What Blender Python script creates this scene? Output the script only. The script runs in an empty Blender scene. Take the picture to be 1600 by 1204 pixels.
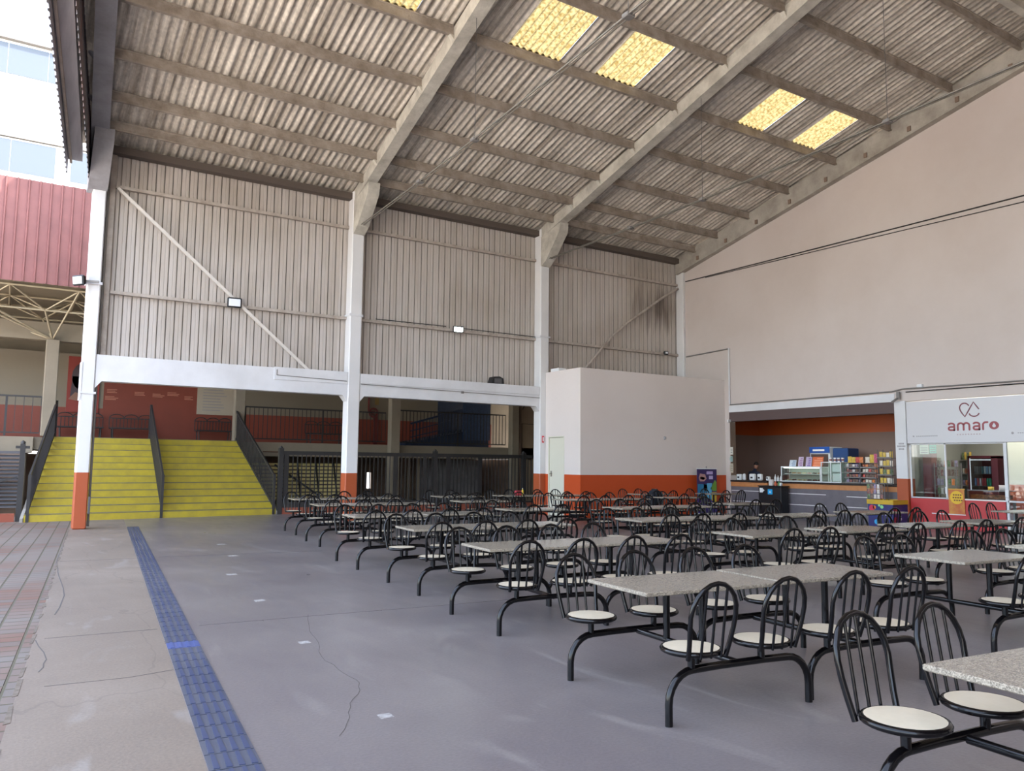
import bpy, math, random
from mathutils import Vector, Matrix
random.seed(7)
D=bpy.data; S=bpy.context.scene; COL=S.collection
PI=math.pi; rad=math.radians

# ---------------------------------------------------------------- materials
def lin(h):
    h=h.lstrip('#'); v=[int(h[i:i+2],16)/255 for i in (0,2,4)]
    return [x/12.92 if x<=.04045 else ((x+.055)/1.055)**2.4 for x in v]+[1]
MATS={}
def mat(name,col,rough=.6,metal=0,var=None,scale=3,amount=.25,bump=0,bscale=30,spec=.5,emit=0,stretch=None,trans=0,dirt=None):
    """plain procedural material: a base colour broken up by noise towards a second colour"""
    if name in MATS: return MATS[name]
    m=D.materials.new(name); m.use_nodes=True; n=m.node_tree.nodes; l=m.node_tree.links
    b=n['Principled BSDF']; c=lin(col)
    b.inputs['Roughness'].default_value=rough; b.inputs['Metallic'].default_value=metal
    b.inputs['Specular IOR Level'].default_value=spec
    b.inputs['Base Color'].default_value=c
    g=n.new('ShaderNodeNewGeometry')
    vec=g.outputs['Position']
    if stretch:
        mp=n.new('ShaderNodeMapping'); mp.inputs['Scale'].default_value=stretch
        l.new(vec,mp.inputs['Vector']); vec=mp.outputs['Vector']
    if var:
        t=n.new('ShaderNodeTexNoise'); t.inputs['Scale'].default_value=scale; t.inputs['Detail'].default_value=6
        t.inputs['Roughness'].default_value=.65
        l.new(vec,t.inputs['Vector'])
        r=n.new('ShaderNodeMapRange'); r.inputs[1].default_value=.35; r.inputs[2].default_value=.7
        r.inputs[3].default_value=0; r.inputs[4].default_value=amount*2
        l.new(t.outputs['Fac'],r.inputs[0])
        mx=n.new('ShaderNodeMix'); mx.data_type='RGBA'
        mx.inputs[6].default_value=c; mx.inputs[7].default_value=lin(var)
        l.new(r.outputs[0],mx.inputs[0]); l.new(mx.outputs[2],b.inputs['Base Color'])
    if bump:
        t=n.new('ShaderNodeTexNoise'); t.inputs['Scale'].default_value=bscale; t.inputs['Detail'].default_value=4
        l.new(vec,t.inputs['Vector'])
        bp=n.new('ShaderNodeBump'); bp.inputs['Strength'].default_value=bump; bp.inputs['Distance'].default_value=.02
        l.new(t.outputs['Fac'],bp.inputs['Height']); l.new(bp.outputs[0],b.inputs['Normal'])
    if emit:
        b.inputs['Emission Color'].default_value=c; b.inputs['Emission Strength'].default_value=emit
    if trans: b.inputs['Transmission Weight'].default_value=trans
    MATS[name]=m; return m

def band_mat(name,top,bot,z,rough=.55,var=None,scale=.6):
    """wall paint: one colour below height z, another above it"""
    m=D.materials.new(name); m.use_nodes=True; n=m.node_tree.nodes; l=m.node_tree.links
    b=n['Principled BSDF']; b.inputs['Roughness'].default_value=rough
    g=n.new('ShaderNodeNewGeometry'); s=n.new('ShaderNodeSeparateXYZ'); l.new(g.outputs['Position'],s.inputs[0])
    c=n.new('ShaderNodeMath'); c.operation='GREATER_THAN'; c.inputs[1].default_value=z; l.new(s.outputs[2],c.inputs[0])
    t=n.new('ShaderNodeTexNoise'); t.inputs['Scale'].default_value=scale; t.inputs['Detail'].default_value=6; l.new(g.outputs['Position'],t.inputs['Vector'])
    r=n.new('ShaderNodeMapRange'); r.inputs[1].default_value=.4; r.inputs[2].default_value=.75; r.inputs[4].default_value=.6; l.new(t.outputs['Fac'],r.inputs[0])
    m1=n.new('ShaderNodeMix'); m1.data_type='RGBA'; m1.inputs[6].default_value=lin(top); m1.inputs[7].default_value=lin(var or top); l.new(r.outputs[0],m1.inputs[0])
    m2=n.new('ShaderNodeMix'); m2.data_type='RGBA'; m2.inputs[6].default_value=lin(bot); l.new(m1.outputs[2],m2.inputs[7]); l.new(c.outputs[0],m2.inputs[0])
    l.new(m2.outputs[2],b.inputs['Base Color'])
    bp=n.new('ShaderNodeBump'); bp.inputs['Strength'].default_value=.15; bp.inputs['Distance'].default_value=.02
    t2=n.new('ShaderNodeTexNoise'); t2.inputs['Scale'].default_value=12; l.new(g.outputs['Position'],t2.inputs['Vector']); l.new(t2.outputs['Fac'],bp.inputs['Height']); l.new(bp.outputs[0],b.inputs['Normal'])
    return m

WHITE='#dcdad8'; ORANGE='#a9502a'
m_col=band_mat('painted_concrete_column',WHITE,ORANGE,1.31,var='#c9c7c4')
m_box=band_mat('painted_kiosk_wall','#dfd4cc','#c04a1a',1.30,var='#d6cac1')
m_wall=mat('white_wall_paint','#cfc3bb',.6,var='#c2b4aa',scale=.35,amount=.35,bump=.1,bscale=8)
m_conc=mat('pale_concrete','#b3aca0',.8,var='#8d857a',scale=1.6,amount=.5,bump=.3,bscale=25)
m_rafter=mat('rafter_concrete','#c9c4b7',.8,var='#9a9387',scale=2.2,amount=.45,bump=.3,bscale=20)
m_purlin=mat('purlin_concrete','#a3978a',.85,var='#7a6d5f',scale=3,amount=.5,bump=.3,bscale=25)
m_beam=mat('white_beam_paint','#dcdbdb',.55,var='#cbc9c8',scale=1.1,amount=.4)
m_metal=mat('black_tube_metal','#0c0a0b',.14,.0,spec=.32)
m_seat=mat('cream_laminate','#dccfb6',.4,var='#cdbfa3',scale=7,amount=.3)
m_steel=mat('galvanised_steel','#8f8a80',.5,.3,var='#6f675c',scale=5,amount=.4)
m_girt=mat('painted_steel_girt','#bbb0a5',.6,var='#978a7d',scale=3,amount=.5)
m_rail=mat('dark_brown_rail_paint','#33302f',.5,var='#262423',scale=6,amount=.3)
m_yel=mat('yellow_step_paint','#d0bf50',.55,var='#b3a54c',scale=2.5,amount=.45,bump=.1)
m_riser=mat('yellow_riser_paint','#bfa92f',.6,var='#a39138',scale=2.5,amount=.45)
m_beige=mat('beige_plaster','#8f8370',.75,var='#7f7462',scale=1,amount=.4)
m_orw=mat('orange_mural_wall','#85402f',.65,var='#783a2b',scale=1,amount=.4)
m_dado=band_mat('back_wall_paint','#857a68','#85402f',3.42)
m_dark=mat('dark_brown_wall','#8c7767',.9,var='#6a574a',scale=1,amount=.4)
m_red=mat('red_sheet_metal','#7f514d',.65,var='#704643',scale=1.2,amount=.5)
m_bldg=mat('white_render','#e8e6e0',.8,var='#d8d4cb',scale=.3)
m_glassb=mat('building_window_glass','#555d66',.6,.0,spec=.2)
m_gray=mat('grey_metal','#5d5c5e',.45,.3)
m_white=mat('white_plastic','#e4e4e2',.4)
m_black=mat('black_plastic','#16171a',.4)
m_brown=mat('snack_bar_brown_paint','#776158',.7,var='#6a554d',scale=1,amount=.4)
m_brown2=mat('dark_brown_fascia','#5a4845',.6)
m_sorg=mat('snack_bar_orange_paint','#c9581a',.6)
m_tile=mat('grey_counter_tile','#6e676b',.45,var='#625b5f',scale=4,amount=.4)
m_wood=mat('orange_wood_band','#c4824f',.5,var='#b27443',scale=6,amount=.4)
m_stone=mat('dark_granite_counter','#2c2624',.25)
m_line=mat('white_line','#e5ddda',.5)
m_redp=mat('red_laminate','#b92f2f',.4,var='#ab2a2c',scale=1.5,amount=.3)
m_maroon=mat('maroon_panel','#742a2d',.5)
m_blue=mat('dark_blue_steel','#20304a',.5,var='#1a263b',scale=3,amount=.4)
m_sign=mat('white_sign_panel','#cfcccb',.45)
m_logo=mat('mauve_sign_lettering','#7a4448',.5)
m_logo2=mat('rose_sign_lettering','#96484b',.5)
m_ltext=mat('grey_sign_text','#9a9594',.6)
m_door=mat('cream_door_paint','#d6d2bf',.5)
m_cable=mat('black_cable','#2a2725',.7)
m_conduit=mat('grey_conduit','#7d7873',.6)
m_lampoff=mat('floodlight_glass_unlit','#e6e9ec',.3)
m_skin=mat('skin','#9a6a52',.6)
m_hair=mat('dark_hair','#1d1614',.7)
m_navy=mat('navy_cloth','#1b2136',.85)

# emissive lamps / lit case
m_lit=D.materials.new('floodlight_lit'); m_lit.use_nodes=True
b=m_lit.node_tree.nodes['Principled BSDF']; b.inputs['Emission Color'].default_value=(.85,1,.97,1); b.inputs['Emission Strength'].default_value=22
m_tubelight=D.materials.new('tube_light_lit'); m_tubelight.use_nodes=True
b=m_tubelight.node_tree.nodes['Principled BSDF']; b.inputs['Emission Color'].default_value=(.9,1,.93,1); b.inputs['Emission Strength'].default_value=3

def glass_mat(name,tint=(1,1,1,1),refl=.12):
    m=D.materials.new(name); m.use_nodes=True; n=m.node_tree.nodes; l=m.node_tree.links
    n.remove(n['Principled BSDF']); out=n['Material Output']
    t=n.new('ShaderNodeBsdfTransparent'); t.inputs[0].default_value=tint
    g=n.new('ShaderNodeBsdfGlossy'); g.inputs['Roughness'].default_value=.02
    f=n.new('ShaderNodeFresnel'); f.inputs[0].default_value=1.45
    a=n.new('ShaderNodeMath'); a.operation='MULTIPLY_ADD'; a.inputs[1].default_value=.9; a.inputs[2].default_value=refl*.3
    l.new(f.outputs[0],a.inputs[0])
    x=n.new('ShaderNodeMixShader'); l.new(a.outputs[0],x.inputs[0]); l.new(t.outputs[0],x.inputs[1]); l.new(g.outputs[0],x.inputs[2]); l.new(x.outputs[0],out.inputs[0])
    return m
m_glass=glass_mat('shop_glass',(.86,.9,.88,1))
m_glassc=glass_mat('display_glass',(.9,.95,.92,1))

# granite table top
def granite():
    m=D.materials.new('speckled_granite'); m.use_nodes=True; n=m.node_tree.nodes; l=m.node_tree.links; b=n['Principled BSDF']
    g=n.new('ShaderNodeNewGeometry'); v=n.new('ShaderNodeTexVoronoi'); v.inputs['Scale'].default_value=190; l.new(g.outputs['Position'],v.inputs['Vector'])
    t=n.new('ShaderNodeTexNoise'); t.inputs['Scale'].default_value=35; t.inputs['Detail'].default_value=5; l.new(g.outputs['Position'],t.inputs['Vector'])
    r=n.new('ShaderNodeValToRGB'); e=r.color_ramp.elements
    e[0].position=.3; e[0].color=lin('#6a6256'); e[1].position=.7; e[1].color=lin('#a59b8a'); k=e.new(.5); k.color=lin('#8a8172')
    mx=n.new('ShaderNodeMix'); mx.inputs[0].default_value=.45; l.new(t.outputs['Fac'],mx.inputs[2]); 
    sp=n.new('ShaderNodeSeparateColor'); l.new(v.outputs['Color'],sp.inputs[0]); l.new(sp.outputs[0],mx.inputs[3])
    l.new(mx.outputs[0],r.inputs[0]); l.new(r.outputs[0],b.inputs['Base Color']); b.inputs['Roughness'].default_value=.22; b.inputs['Specular IOR Level'].default_value=.55
    return m
m_granite=granite()

# floors
def floor_mat(name,c1,c2,c3,rough,cracks=False):
    m=D.materials.new(name); m.use_nodes=True; n=m.node_tree.nodes; l=m.node_tree.links; b=n['Principled BSDF']
    g=n.new('ShaderNodeNewGeometry')
    t=n.new('ShaderNodeTexNoise'); t.inputs['Scale'].default_value=.45; t.inputs['Detail'].default_value=8; t.inputs['Roughness'].default_value=.6; l.new(g.outputs['Position'],t.inputs['Vector'])
    r=n.new('ShaderNodeValToRGB'); e=r.color_ramp.elements
    e[0].position=.34; e[0].color=lin(c1); e[1].position=.66; e[1].color=lin(c3); k=e.new(.5); k.color=lin(c2)
    l.new(t.outputs['Fac'],r.inputs[0])
    # pale scuffs
    mp=n.new('ShaderNodeMapping'); mp.inputs['Scale'].default_value=(1.6,.5,1); mp.inputs['Rotation'].default_value=(0,0,.5); l.new(g.outputs['Position'],mp.inputs['Vector'])
    t2=n.new('ShaderNodeTexNoise'); t2.inputs['Scale'].default_value=1.3; t2.inputs['Detail'].default_value=9; t2.inputs['Distortion'].default_value=1.2; l.new(mp.outputs[0],t2.inputs['Vector'])
    r2=n.new('ShaderNodeMapRange'); r2.inputs[1].default_value=.6; r2.inputs[2].default_value=.72; r2.inputs[4].default_value=.35; l.new(t2.outputs['Fac'],r2.inputs[0])
    mx=n.new('ShaderNodeMix'); mx.data_type='RGBA'; l.new(r2.outputs[0],mx.inputs[0]); l.new(r.outputs[0],mx.inputs[6]); mx.inputs[7].default_value=lin('#a39d97')
    t3=n.new('ShaderNodeTexNoise'); t3.inputs['Scale'].default_value=45; t3.inputs['Detail'].default_value=3; l.new(g.outputs['Position'],t3.inputs['Vector'])
    r3=n.new('ShaderNodeMapRange'); r3.inputs[1].default_value=.3; r3.inputs[2].default_value=.7; r3.inputs[3].default_value=.88; r3.inputs[4].default_value=1.08; l.new(t3.outputs['Fac'],r3.inputs[0])
    mm=n.new('ShaderNodeMix'); mm.data_type='RGBA'; mm.blend_type='MULTIPLY'; mm.inputs[0].default_value=1; l.new(mx.outputs[2],mm.inputs[6]); l.new(r3.outputs[0],mm.inputs[7])
    last=mm.outputs[2]
    if cracks:
        mp2=n.new('ShaderNodeMapping'); mp2.inputs['Scale'].default_value=(1,.45,1); l.new(g.outputs['Position'],mp2.inputs['Vector'])
        tw=n.new('ShaderNodeTexNoise'); tw.inputs['Scale'].default_value=3; l.new(mp2.outputs[0],tw.inputs['Vector'])
        ad=n.new('ShaderNodeMix'); ad.data_type='RGBA'; ad.inputs[0].default_value=.25; l.new(mp2.outputs[0],ad.inputs[6]); l.new(tw.outputs['Color'],ad.inputs[7])
        vo=n.new('ShaderNodeTexVoronoi'); vo.feature='DISTANCE_TO_EDGE'; vo.inputs['Scale'].default_value=.8; l.new(ad.outputs[2],vo.inputs['Vector'])
        lt=n.new('ShaderNodeMath'); lt.operation='LESS_THAN'; lt.inputs[1].default_value=.004; l.new(vo.outputs['Distance'],lt.inputs[0])
        fm=n.new('ShaderNodeMath'); fm.operation='MULTIPLY'; fm.inputs[1].default_value=.22; l.new(lt.outputs[0],fm.inputs[0])
        mk=n.new('ShaderNodeMix'); mk.data_type='RGBA'; l.new(fm.outputs[0],mk.inputs[0]); l.new(last,mk.inputs[6]); mk.inputs[7].default_value=lin('#4d443e'); last=mk.outputs[2]
    l.new(last,b.inputs['Base Color'])
    rr=n.new('ShaderNodeMapRange'); rr.inputs[3].default_value=rough-.08; rr.inputs[4].default_value=rough+.12; l.new(t2.outputs['Fac'],rr.inputs[0]); l.new(rr.outputs[0],b.inputs['Roughness'])
    b.inputs['Specular IOR Level'].default_value=.5
    bp=n.new('ShaderNodeBump'); bp.inputs['Strength'].default_value=.12; bp.inputs['Distance'].default_value=.01; l.new(t3.outputs['Fac'],bp.inputs['Height']); l.new(bp.outputs[0],b.inputs['Normal'])
    return m
m_floor=floor_mat('grey_painted_floor','#6f6869','#77706f','#817a78',.3)
m_walk=floor_mat('pale_concrete_walkway','#776a5e','#7e7164','#887b6e',.6,True)
def brick_mat():
    m=D.materials.new('brick_pavers'); m.use_nodes=True; n=m.node_tree.nodes; l=m.node_tree.links; b=n['Principled BSDF']
    g=n.new('ShaderNodeNewGeometry'); mp=n.new('ShaderNodeMapping'); mp.inputs['Rotation'].default_value=(0,0,rad(90+5)); l.new(g.outputs['Position'],mp.inputs['Vector'])
    k=n.new('ShaderNodeTexBrick'); k.inputs['Scale'].default_value=1; k.inputs['Brick Width'].default_value=.2; k.inputs['Row Height'].default_value=.24
    k.inputs['Mortar Size'].default_value=.013; k.inputs['Mortar Smooth'].default_value=.4; k.inputs['Bias'].default_value=-.1
    k.inputs['Color1'].default_value=lin('#745446'); k.inputs['Color2'].default_value=lin('#6b645e'); k.inputs['Mortar'].default_value=lin('#5b5548')
    l.new(mp.outputs[0],k.inputs['Vector'])
    t=n.new('ShaderNodeTexNoise'); t.inputs['Scale'].default_value=.5; l.new(g.outputs['Position'],t.inputs['Vector'])
    r=n.new('ShaderNodeMapRange'); r.inputs[1].default_value=.4; r.inputs[2].default_value=.6; r.inputs[4].default_value=.75; l.new(t.outputs['Fac'],r.inputs[0])
    mx=n.new('ShaderNodeMix'); mx.data_type='RGBA'; l.new(r.outputs[0],mx.inputs[0]); l.new(k.outputs['Color'],mx.inputs[6]); mx.inputs[7].default_value=lin('#7a726a'); 
    l.new(mx.outputs[2],b.inputs['Base Color'])
    # keep joints dark
    mj=n.new('ShaderNodeMix'); mj.data_type='RGBA'; l.new(k.outputs['Fac'],mj.inputs[0]); l.new(mx.outputs[2],mj.inputs[6]); mj.inputs[7].default_value=lin('#58523f'); l.new(mj.outputs[2],b.inputs['Base Color'])
    bp=n.new('ShaderNodeBump'); bp.invert=True; bp.inputs['Strength'].default_value=.8; bp.inputs['Distance'].default_value=.02; l.new(k.outputs['Fac'],bp.inputs['Height']); l.new(bp.outputs[0],b.inputs['Normal'])
    b.inputs['Roughness'].default_value=.75
    return m
m_brick=brick_mat()
m_tact=mat('blue_tactile_tile','#454a5a',.5,var='#5a5c64',scale=1.2,amount=.5)
m_tact2=mat('bright_blue_tactile_tile','#465589',.45)
m_joint=mat('floor_joint_gap','#5c5754',.9)

def clad_mat(name,c,dark,rust,transl=0):
    """corrugated sheet with rain streaks"""
    m=D.materials.new(name); m.use_nodes=True; n=m.node_tree.nodes; l=m.node_tree.links; b=n['Principled BSDF']
    g=n.new('ShaderNodeNewGeometry'); mp=n.new('ShaderNodeMapping'); mp.inputs['Scale'].default_value=(3,3,.3); l.new(g.outputs['Position'],mp.inputs['Vector'])
    t=n.new('ShaderNodeTexNoise'); t.inputs['Scale'].default_value=1.2; t.inputs['Detail'].default_value=6; l.new(mp.outputs[0],t.inputs['Vector'])
    r=n.new('ShaderNodeValToRGB'); e=r.color_ramp.elements; e[0].position=.35; e[0].color=lin(dark); e[1].position=.6; e[1].color=lin(c); l.new(t.outputs['Fac'],r.inputs[0])
    t2=n.new('ShaderNodeTexNoise'); t2.inputs['Scale'].default_value=.35; t2.inputs['Detail'].default_value=4; l.new(g.outputs['Position'],t2.inputs['Vector'])
    r2=n.new('ShaderNodeMapRange'); r2.inputs[1].default_value=.5; r2.inputs[2].default_value=.72; r2.inputs[4].default_value=.6; l.new(t2.outputs['Fac'],r2.inputs[0])
    mx=n.new('ShaderNodeMix'); mx.data_type='RGBA'; l.new(r2.outputs[0],mx.inputs[0]); l.new(r.outputs[0],mx.inputs[6]); mx.inputs[7].default_value=lin(rust)
    l.new(mx.outputs[2],b.inputs['Base Color']); b.inputs['Roughness'].default_value=.6
    return m
m_clad=clad_mat('beige_wall_cladding','#c3bab1','#b7ada2','#a39687')
def rust_patch(m,cx,cz):
    n=m.node_tree.nodes; l=m.node_tree.links; b=n['Principled BSDF']; src=b.inputs['Base Color'].links[0].from_socket
    g=n.new('ShaderNodeNewGeometry'); s=n.new('ShaderNodeVectorMath'); s.operation='SUBTRACT'; s.inputs[1].default_value=(cx,21.4,cz); l.new(g.outputs['Position'],s.inputs[0])
    q=n.new('ShaderNodeVectorMath'); q.operation='MULTIPLY'; q.inputs[1].default_value=(.55,0,.85); l.new(s.outputs[0],q.inputs[0])
    ln=n.new('ShaderNodeVectorMath'); ln.operation='LENGTH'; l.new(q.outputs[0],ln.inputs[0])
    mp=n.new('ShaderNodeMapping'); mp.inputs['Scale'].default_value=(5,5,.6); l.new(g.outputs['Position'],mp.inputs['Vector'])
    t=n.new('ShaderNodeTexNoise'); t.inputs['Scale'].default_value=1.2; l.new(mp.outputs[0],t.inputs['Vector'])
    a=n.new('ShaderNodeMath'); a.operation='MULTIPLY_ADD'; a.inputs[1].default_value=1.6; l.new(t.outputs['Fac'],a.inputs[0]); l.new(ln.outputs['Value'],a.inputs[2])
    r=n.new('ShaderNodeMapRange'); r.inputs[1].default_value=.8; r.inputs[2].default_value=1.6; r.inputs[3].default_value=.75; r.inputs[4].default_value=0; l.new(a.outputs[0],r.inputs[0])
    mx=n.new('ShaderNodeMix'); mx.data_type='RGBA'; l.new(r.outputs[0],mx.inputs[0]); l.new(src,mx.inputs[6]); mx.inputs[7].default_value=lin('#4f3d32'); l.new(mx.outputs[2],b.inputs['Base Color'])
rust_patch(m_clad,20.1,7.3)
def roof_mat():
    m=D.materials.new('fibre_cement_roof_sheet'); m.use_nodes=True; n=m.node_tree.nodes; l=m.node_tree.links; b=n['Principled BSDF']
    g=n.new('ShaderNodeNewGeometry'); mp=n.new('ShaderNodeMapping'); mp.inputs['Scale'].default_value=(5,.22,.22); l.new(g.outputs['Position'],mp.inputs['Vector'])
    t=n.new('ShaderNodeTexNoise'); t.inputs['Scale'].default_value=1.5; t.inputs['Detail'].default_value=8; t.inputs['Roughness'].default_value=.7; l.new(mp.outputs[0],t.inputs['Vector'])
    r=n.new('ShaderNodeValToRGB'); e=r.color_ramp.elements; e[0].position=.36; e[0].color=lin('#988d7f'); e[1].position=.6; e[1].color=lin('#dcd3c5'); l.new(t.outputs['Fac'],r.inputs[0])
    t2=n.new('ShaderNodeTexNoise'); t2.inputs['Scale'].default_value=9; t2.inputs['Detail'].default_value=6; l.new(g.outputs['Position'],t2.inputs['Vector'])
    r2=n.new('ShaderNodeMapRange'); r2.inputs[1].default_value=.3; r2.inputs[2].default_value=.7; r2.inputs[3].default_value=.8; r2.inputs[4].default_value=1.15; l.new(t2.outputs['Fac'],r2.inputs[0])
    mm=n.new('ShaderNodeMix'); mm.data_type='RGBA'; mm.blend_type='MULTIPLY'; mm.inputs[0].default_value=1; l.new(r.outputs[0],mm.inputs[6]); l.new(r2.outputs[0],mm.inputs[7])
    l.new(mm.outputs[2],b.inputs['Base Color']); b.inputs['Roughness'].default_value=.85
    return m
m_roof=roof_mat()
def sky_panel_mat():
    m=D.materials.new('yellow_translucent_sheet'); m.use_nodes=True; n=m.node_tree.nodes; l=m.node_tree.links
    n.remove(n['Principled BSDF']); out=n['Material Output']
    g=n.new('ShaderNodeNewGeometry'); t=n.new('ShaderNodeTexNoise'); t.inputs['Scale'].default_value=14; t.inputs['Detail'].default_value=7; l.new(g.outputs['Position'],t.inputs['Vector'])
    r=n.new('ShaderNodeValToRGB'); e=r.color_ramp.elements; e[0].position=.33; e[0].color=lin('#574826'); e[1].position=.6; e[1].color=lin('#7b6f4e'); l.new(t.outputs['Fac'],r.inputs[0])
    a=n.new('ShaderNodeBsdfTranslucent'); d=n.new('ShaderNodeBsdfDiffuse'); l.new(r.outputs[0],a.inputs[0]); l.new(r.outputs[0],d.inputs[0])
    x=n.new('ShaderNodeMixShader'); x.inputs[0].default_value=.4; l.new(a.outputs[0],x.inputs[1]); l.new(d.outputs[0],x.inputs[2]); l.new(x.outputs[0],out.inputs[0])
    return m
m_skyl=sky_panel_mat()

# ---------------------------------------------------------------- mesh builder
class MB:
    def __init__(s): s.v=[]; s.f=[]; s.sm=[]; s.mi=[]; s.cur=0
    def add(s,vs,fs,smooth=False):
        o=len(s.v); s.v+= [tuple(v) for v in vs]
        for f in fs: s.f.append([i+o for i in f]); s.sm.append(smooth); s.mi.append(s.cur)
        return s
    def box(s,x0,x1,y0,y1,z0,z1):
        x0,x1=sorted((x0,x1)); y0,y1=sorted((y0,y1)); z0,z1=sorted((z0,z1))
        v=[(x,y,z) for z in (z0,z1) for y in (y0,y1) for x in (x0,x1)]
        return s.add(v,[(0,2,3,1),(4,5,7,6),(0,1,5,4),(2,6,7,3),(0,4,6,2),(1,3,7,5)])
    def cbox(s,x0,x1,y0,y1,z0,z1,b=.01):
        """box with chamfered vertical and horizontal edges"""
        pts=[]
        for z,i in ((z0,b),(z0+b,0),(z1-b,0),(z1,b)):
            pts.append([(x0+i+b,y0+i,z),(x1-i-b,y0+i,z),(x1-i,y0+i+b,z),(x1-i,y1-i-b,z),(x1-i-b,y1-i,z),(x0+i+b,y1-i,z),(x0+i,y1-i-b,z),(x0+i,y0+i+b,z)])
        v=[p for r in pts for p in r]; f=[]
        for k in range(3):
            for j in range(8): f.append((k*8+j,k*8+(j+1)%8,(k+1)*8+(j+1)%8,(k+1)*8+j))
        f.append(tuple(range(7,-1,-1))); f.append(tuple(range(24,32)))
        return s.add(v,f)
    def bar(s,a,b,w,h=None,up=(0,0,1)):
        h=h or w; a=Vector(a); b=Vector(b); d=(b-a).normalized(); u=Vector(up)
        if abs(d.dot(u))>.99: u=Vector((0,1,0))
        r=d.cross(u).normalized()*w/2; t=r.cross(d).normalized()*h/2
        v=[p+q for p in (a,b) for q in (-r-t,r-t,r+t,-r+t)]
        return s.add(v,[(3,2,1,0),(4,5,6,7),(0,1,5,4),(1,2,6,5),(2,3,7,6),(3,0,4,7)])
    def prism(s,poly,off):
        """poly: 3-D points of a flat outline, off: extrusion vector"""
        n=len(poly); off=Vector(off); v=[Vector(p) for p in poly]; v+=[p+off for p in v]
        f=[tuple(range(n-1,-1,-1)),tuple(range(n,2*n))]+[(i,(i+1)%n,(i+1)%n+n,i+n) for i in range(n)]
        return s.add(v,f)
    def tube(s,path,r,n=8,cap=True):
        P=[Vector(p) for p in path]; m=len(P); rings=[]; prev=None
        for i,p in enumerate(P):
            t=((P[min(i+1,m-1)]-p).normalized()+(p-P[max(i-1,0)]).normalized())
            t=t.normalized() if t.length>1e-6 else Vector((0,0,1))
            if prev is None:
                u=Vector((0,0,1)) if abs(t.z)<.9 else Vector((1,0,0)); x=t.cross(u).normalized()
            else:
                x=(prev-t*prev.dot(t)).normalized()
            prev=x; y=t.cross(x); rr=r[i] if isinstance(r,(list,tuple)) else r
            rings.append([p+x*math.cos(2*PI*k/n)*rr+y*math.sin(2*PI*k/n)*rr for k in range(n)])
        v=[q for g in rings for q in g]
        f=[(i*n+k,i*n+(k+1)%n,(i+1)*n+(k+1)%n,(i+1)*n+k) for i in range(m-1) for k in range(n)]
        s.add(v,f,True)
        if cap:
            s.add(rings[0],[tuple(range(n-1,-1,-1))]); s.add(rings[-1],[tuple(range(n))])
        return s
    def lathe(s,prof,c=(0,0,0),n=24,smooth=True):
        c=Vector(c); v=[]; f=[]
        for (r,z) in prof: v+=[c+Vector((r*math.cos(2*PI*k/n),r*math.sin(2*PI*k/n),z)) for k in range(n)]
        for i in range(len(prof)-1):
            for k in range(n): f.append((i*n+k,i*n+(k+1)%n,(i+1)*n+(k+1)%n,(i+1)*n+k))
        s.add(v,f,smooth)
        s.add(v[:n],[tuple(range(n-1,-1,-1))]); s.add(v[-n:],[tuple(range(n))])
        return s
    def corr(s,p0,du,dv,period,amp,nrm,trap=0,wob=0):
        """corrugated sheet: p0 origin, du across the waves (full), dv along them (full)"""
        p0=Vector(p0); du=Vector(du); dv=Vector(dv); L=du.length; nrm=Vector(nrm); u=du.normalized()
        if trap==2: pr=[(0,0),(.78,0),(.82,1),(.94,1),(1,0)]
        elif trap: pr=[(0,0),(.38,0),(.4,-.3),(.42,0),(.8,0),(.81,-2.2),(.94,-2.2),(.95,0),(1,0)]
        else: pr=[(k/6,(1-math.cos(2*PI*k/6))/2) for k in range(7)]
        xs=[]; k=0
        while k*period<L:
            for a,h in pr[:-1]:
                d=(k+a)*period
                if d<=L: xs.append((d,h))
            k+=1
        xs.append((L,xs[0][1]))
        v=[]
        for d,h in xs:
            b=p0+u*d+nrm*(h*amp); v+=[b,b+dv]
        f=[(2*i,2*i+2,2*i+3,2*i+1) for i in range(len(xs)-1)]
        return s.add(v,f,not trap)
    def build(s,name,mats,parent=None,**kw):
        me=D.meshes.new(name); me.from_pydata(s.v,[],s.f); 
        if not isinstance(mats,(list,tuple)): mats=[mats]
        for m in mats: me.materials.append(m)
        me.polygons.foreach_set('use_smooth',s.sm); me.polygons.foreach_set('material_index',s.mi); me.update()
        o=D.objects.new(name,me); COL.objects.link(o)
        if parent: o.parent=parent
        for k,v in kw.items(): o[k]=v
        return o

def origin(o,p):
    """move the object's origin to p without moving the mesh"""
    p=Vector(p); o.data.transform(Matrix.Translation(-p)); o.location=p
def empty(name,loc,label,cat,group=None,rz=0):
    o=D.objects.new(name,None); COL.objects.link(o); o.location=loc; o.rotation_euler=(0,0,rz); o.empty_display_size=.2
    o['label']=label; o['category']=cat
    if group: o['group']=group
    return o
def wpart(mb,name,m,parent,**kw):
    """a part whose geometry was written in world coordinates, under an unrotated Empty"""
    o=mb.build(name,m,parent,**kw); o.data.transform(Matrix.Translation(-parent.location)); return o
def thing(mb,name,m,label,cat,group=None):
    o=mb.build(name,m); o['label']=label; o['category']=cat
    if group: o['group']=group
    vs=[v.co for v in o.data.vertices]
    c=Vector((sum(v.x for v in vs)/len(vs),sum(v.y for v in vs)/len(vs),min(v.z for v in vs))); origin(o,c)
    return o
def struct(mb,name,m):
    o=mb.build(name,m); o['kind']='structure'; return o

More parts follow.
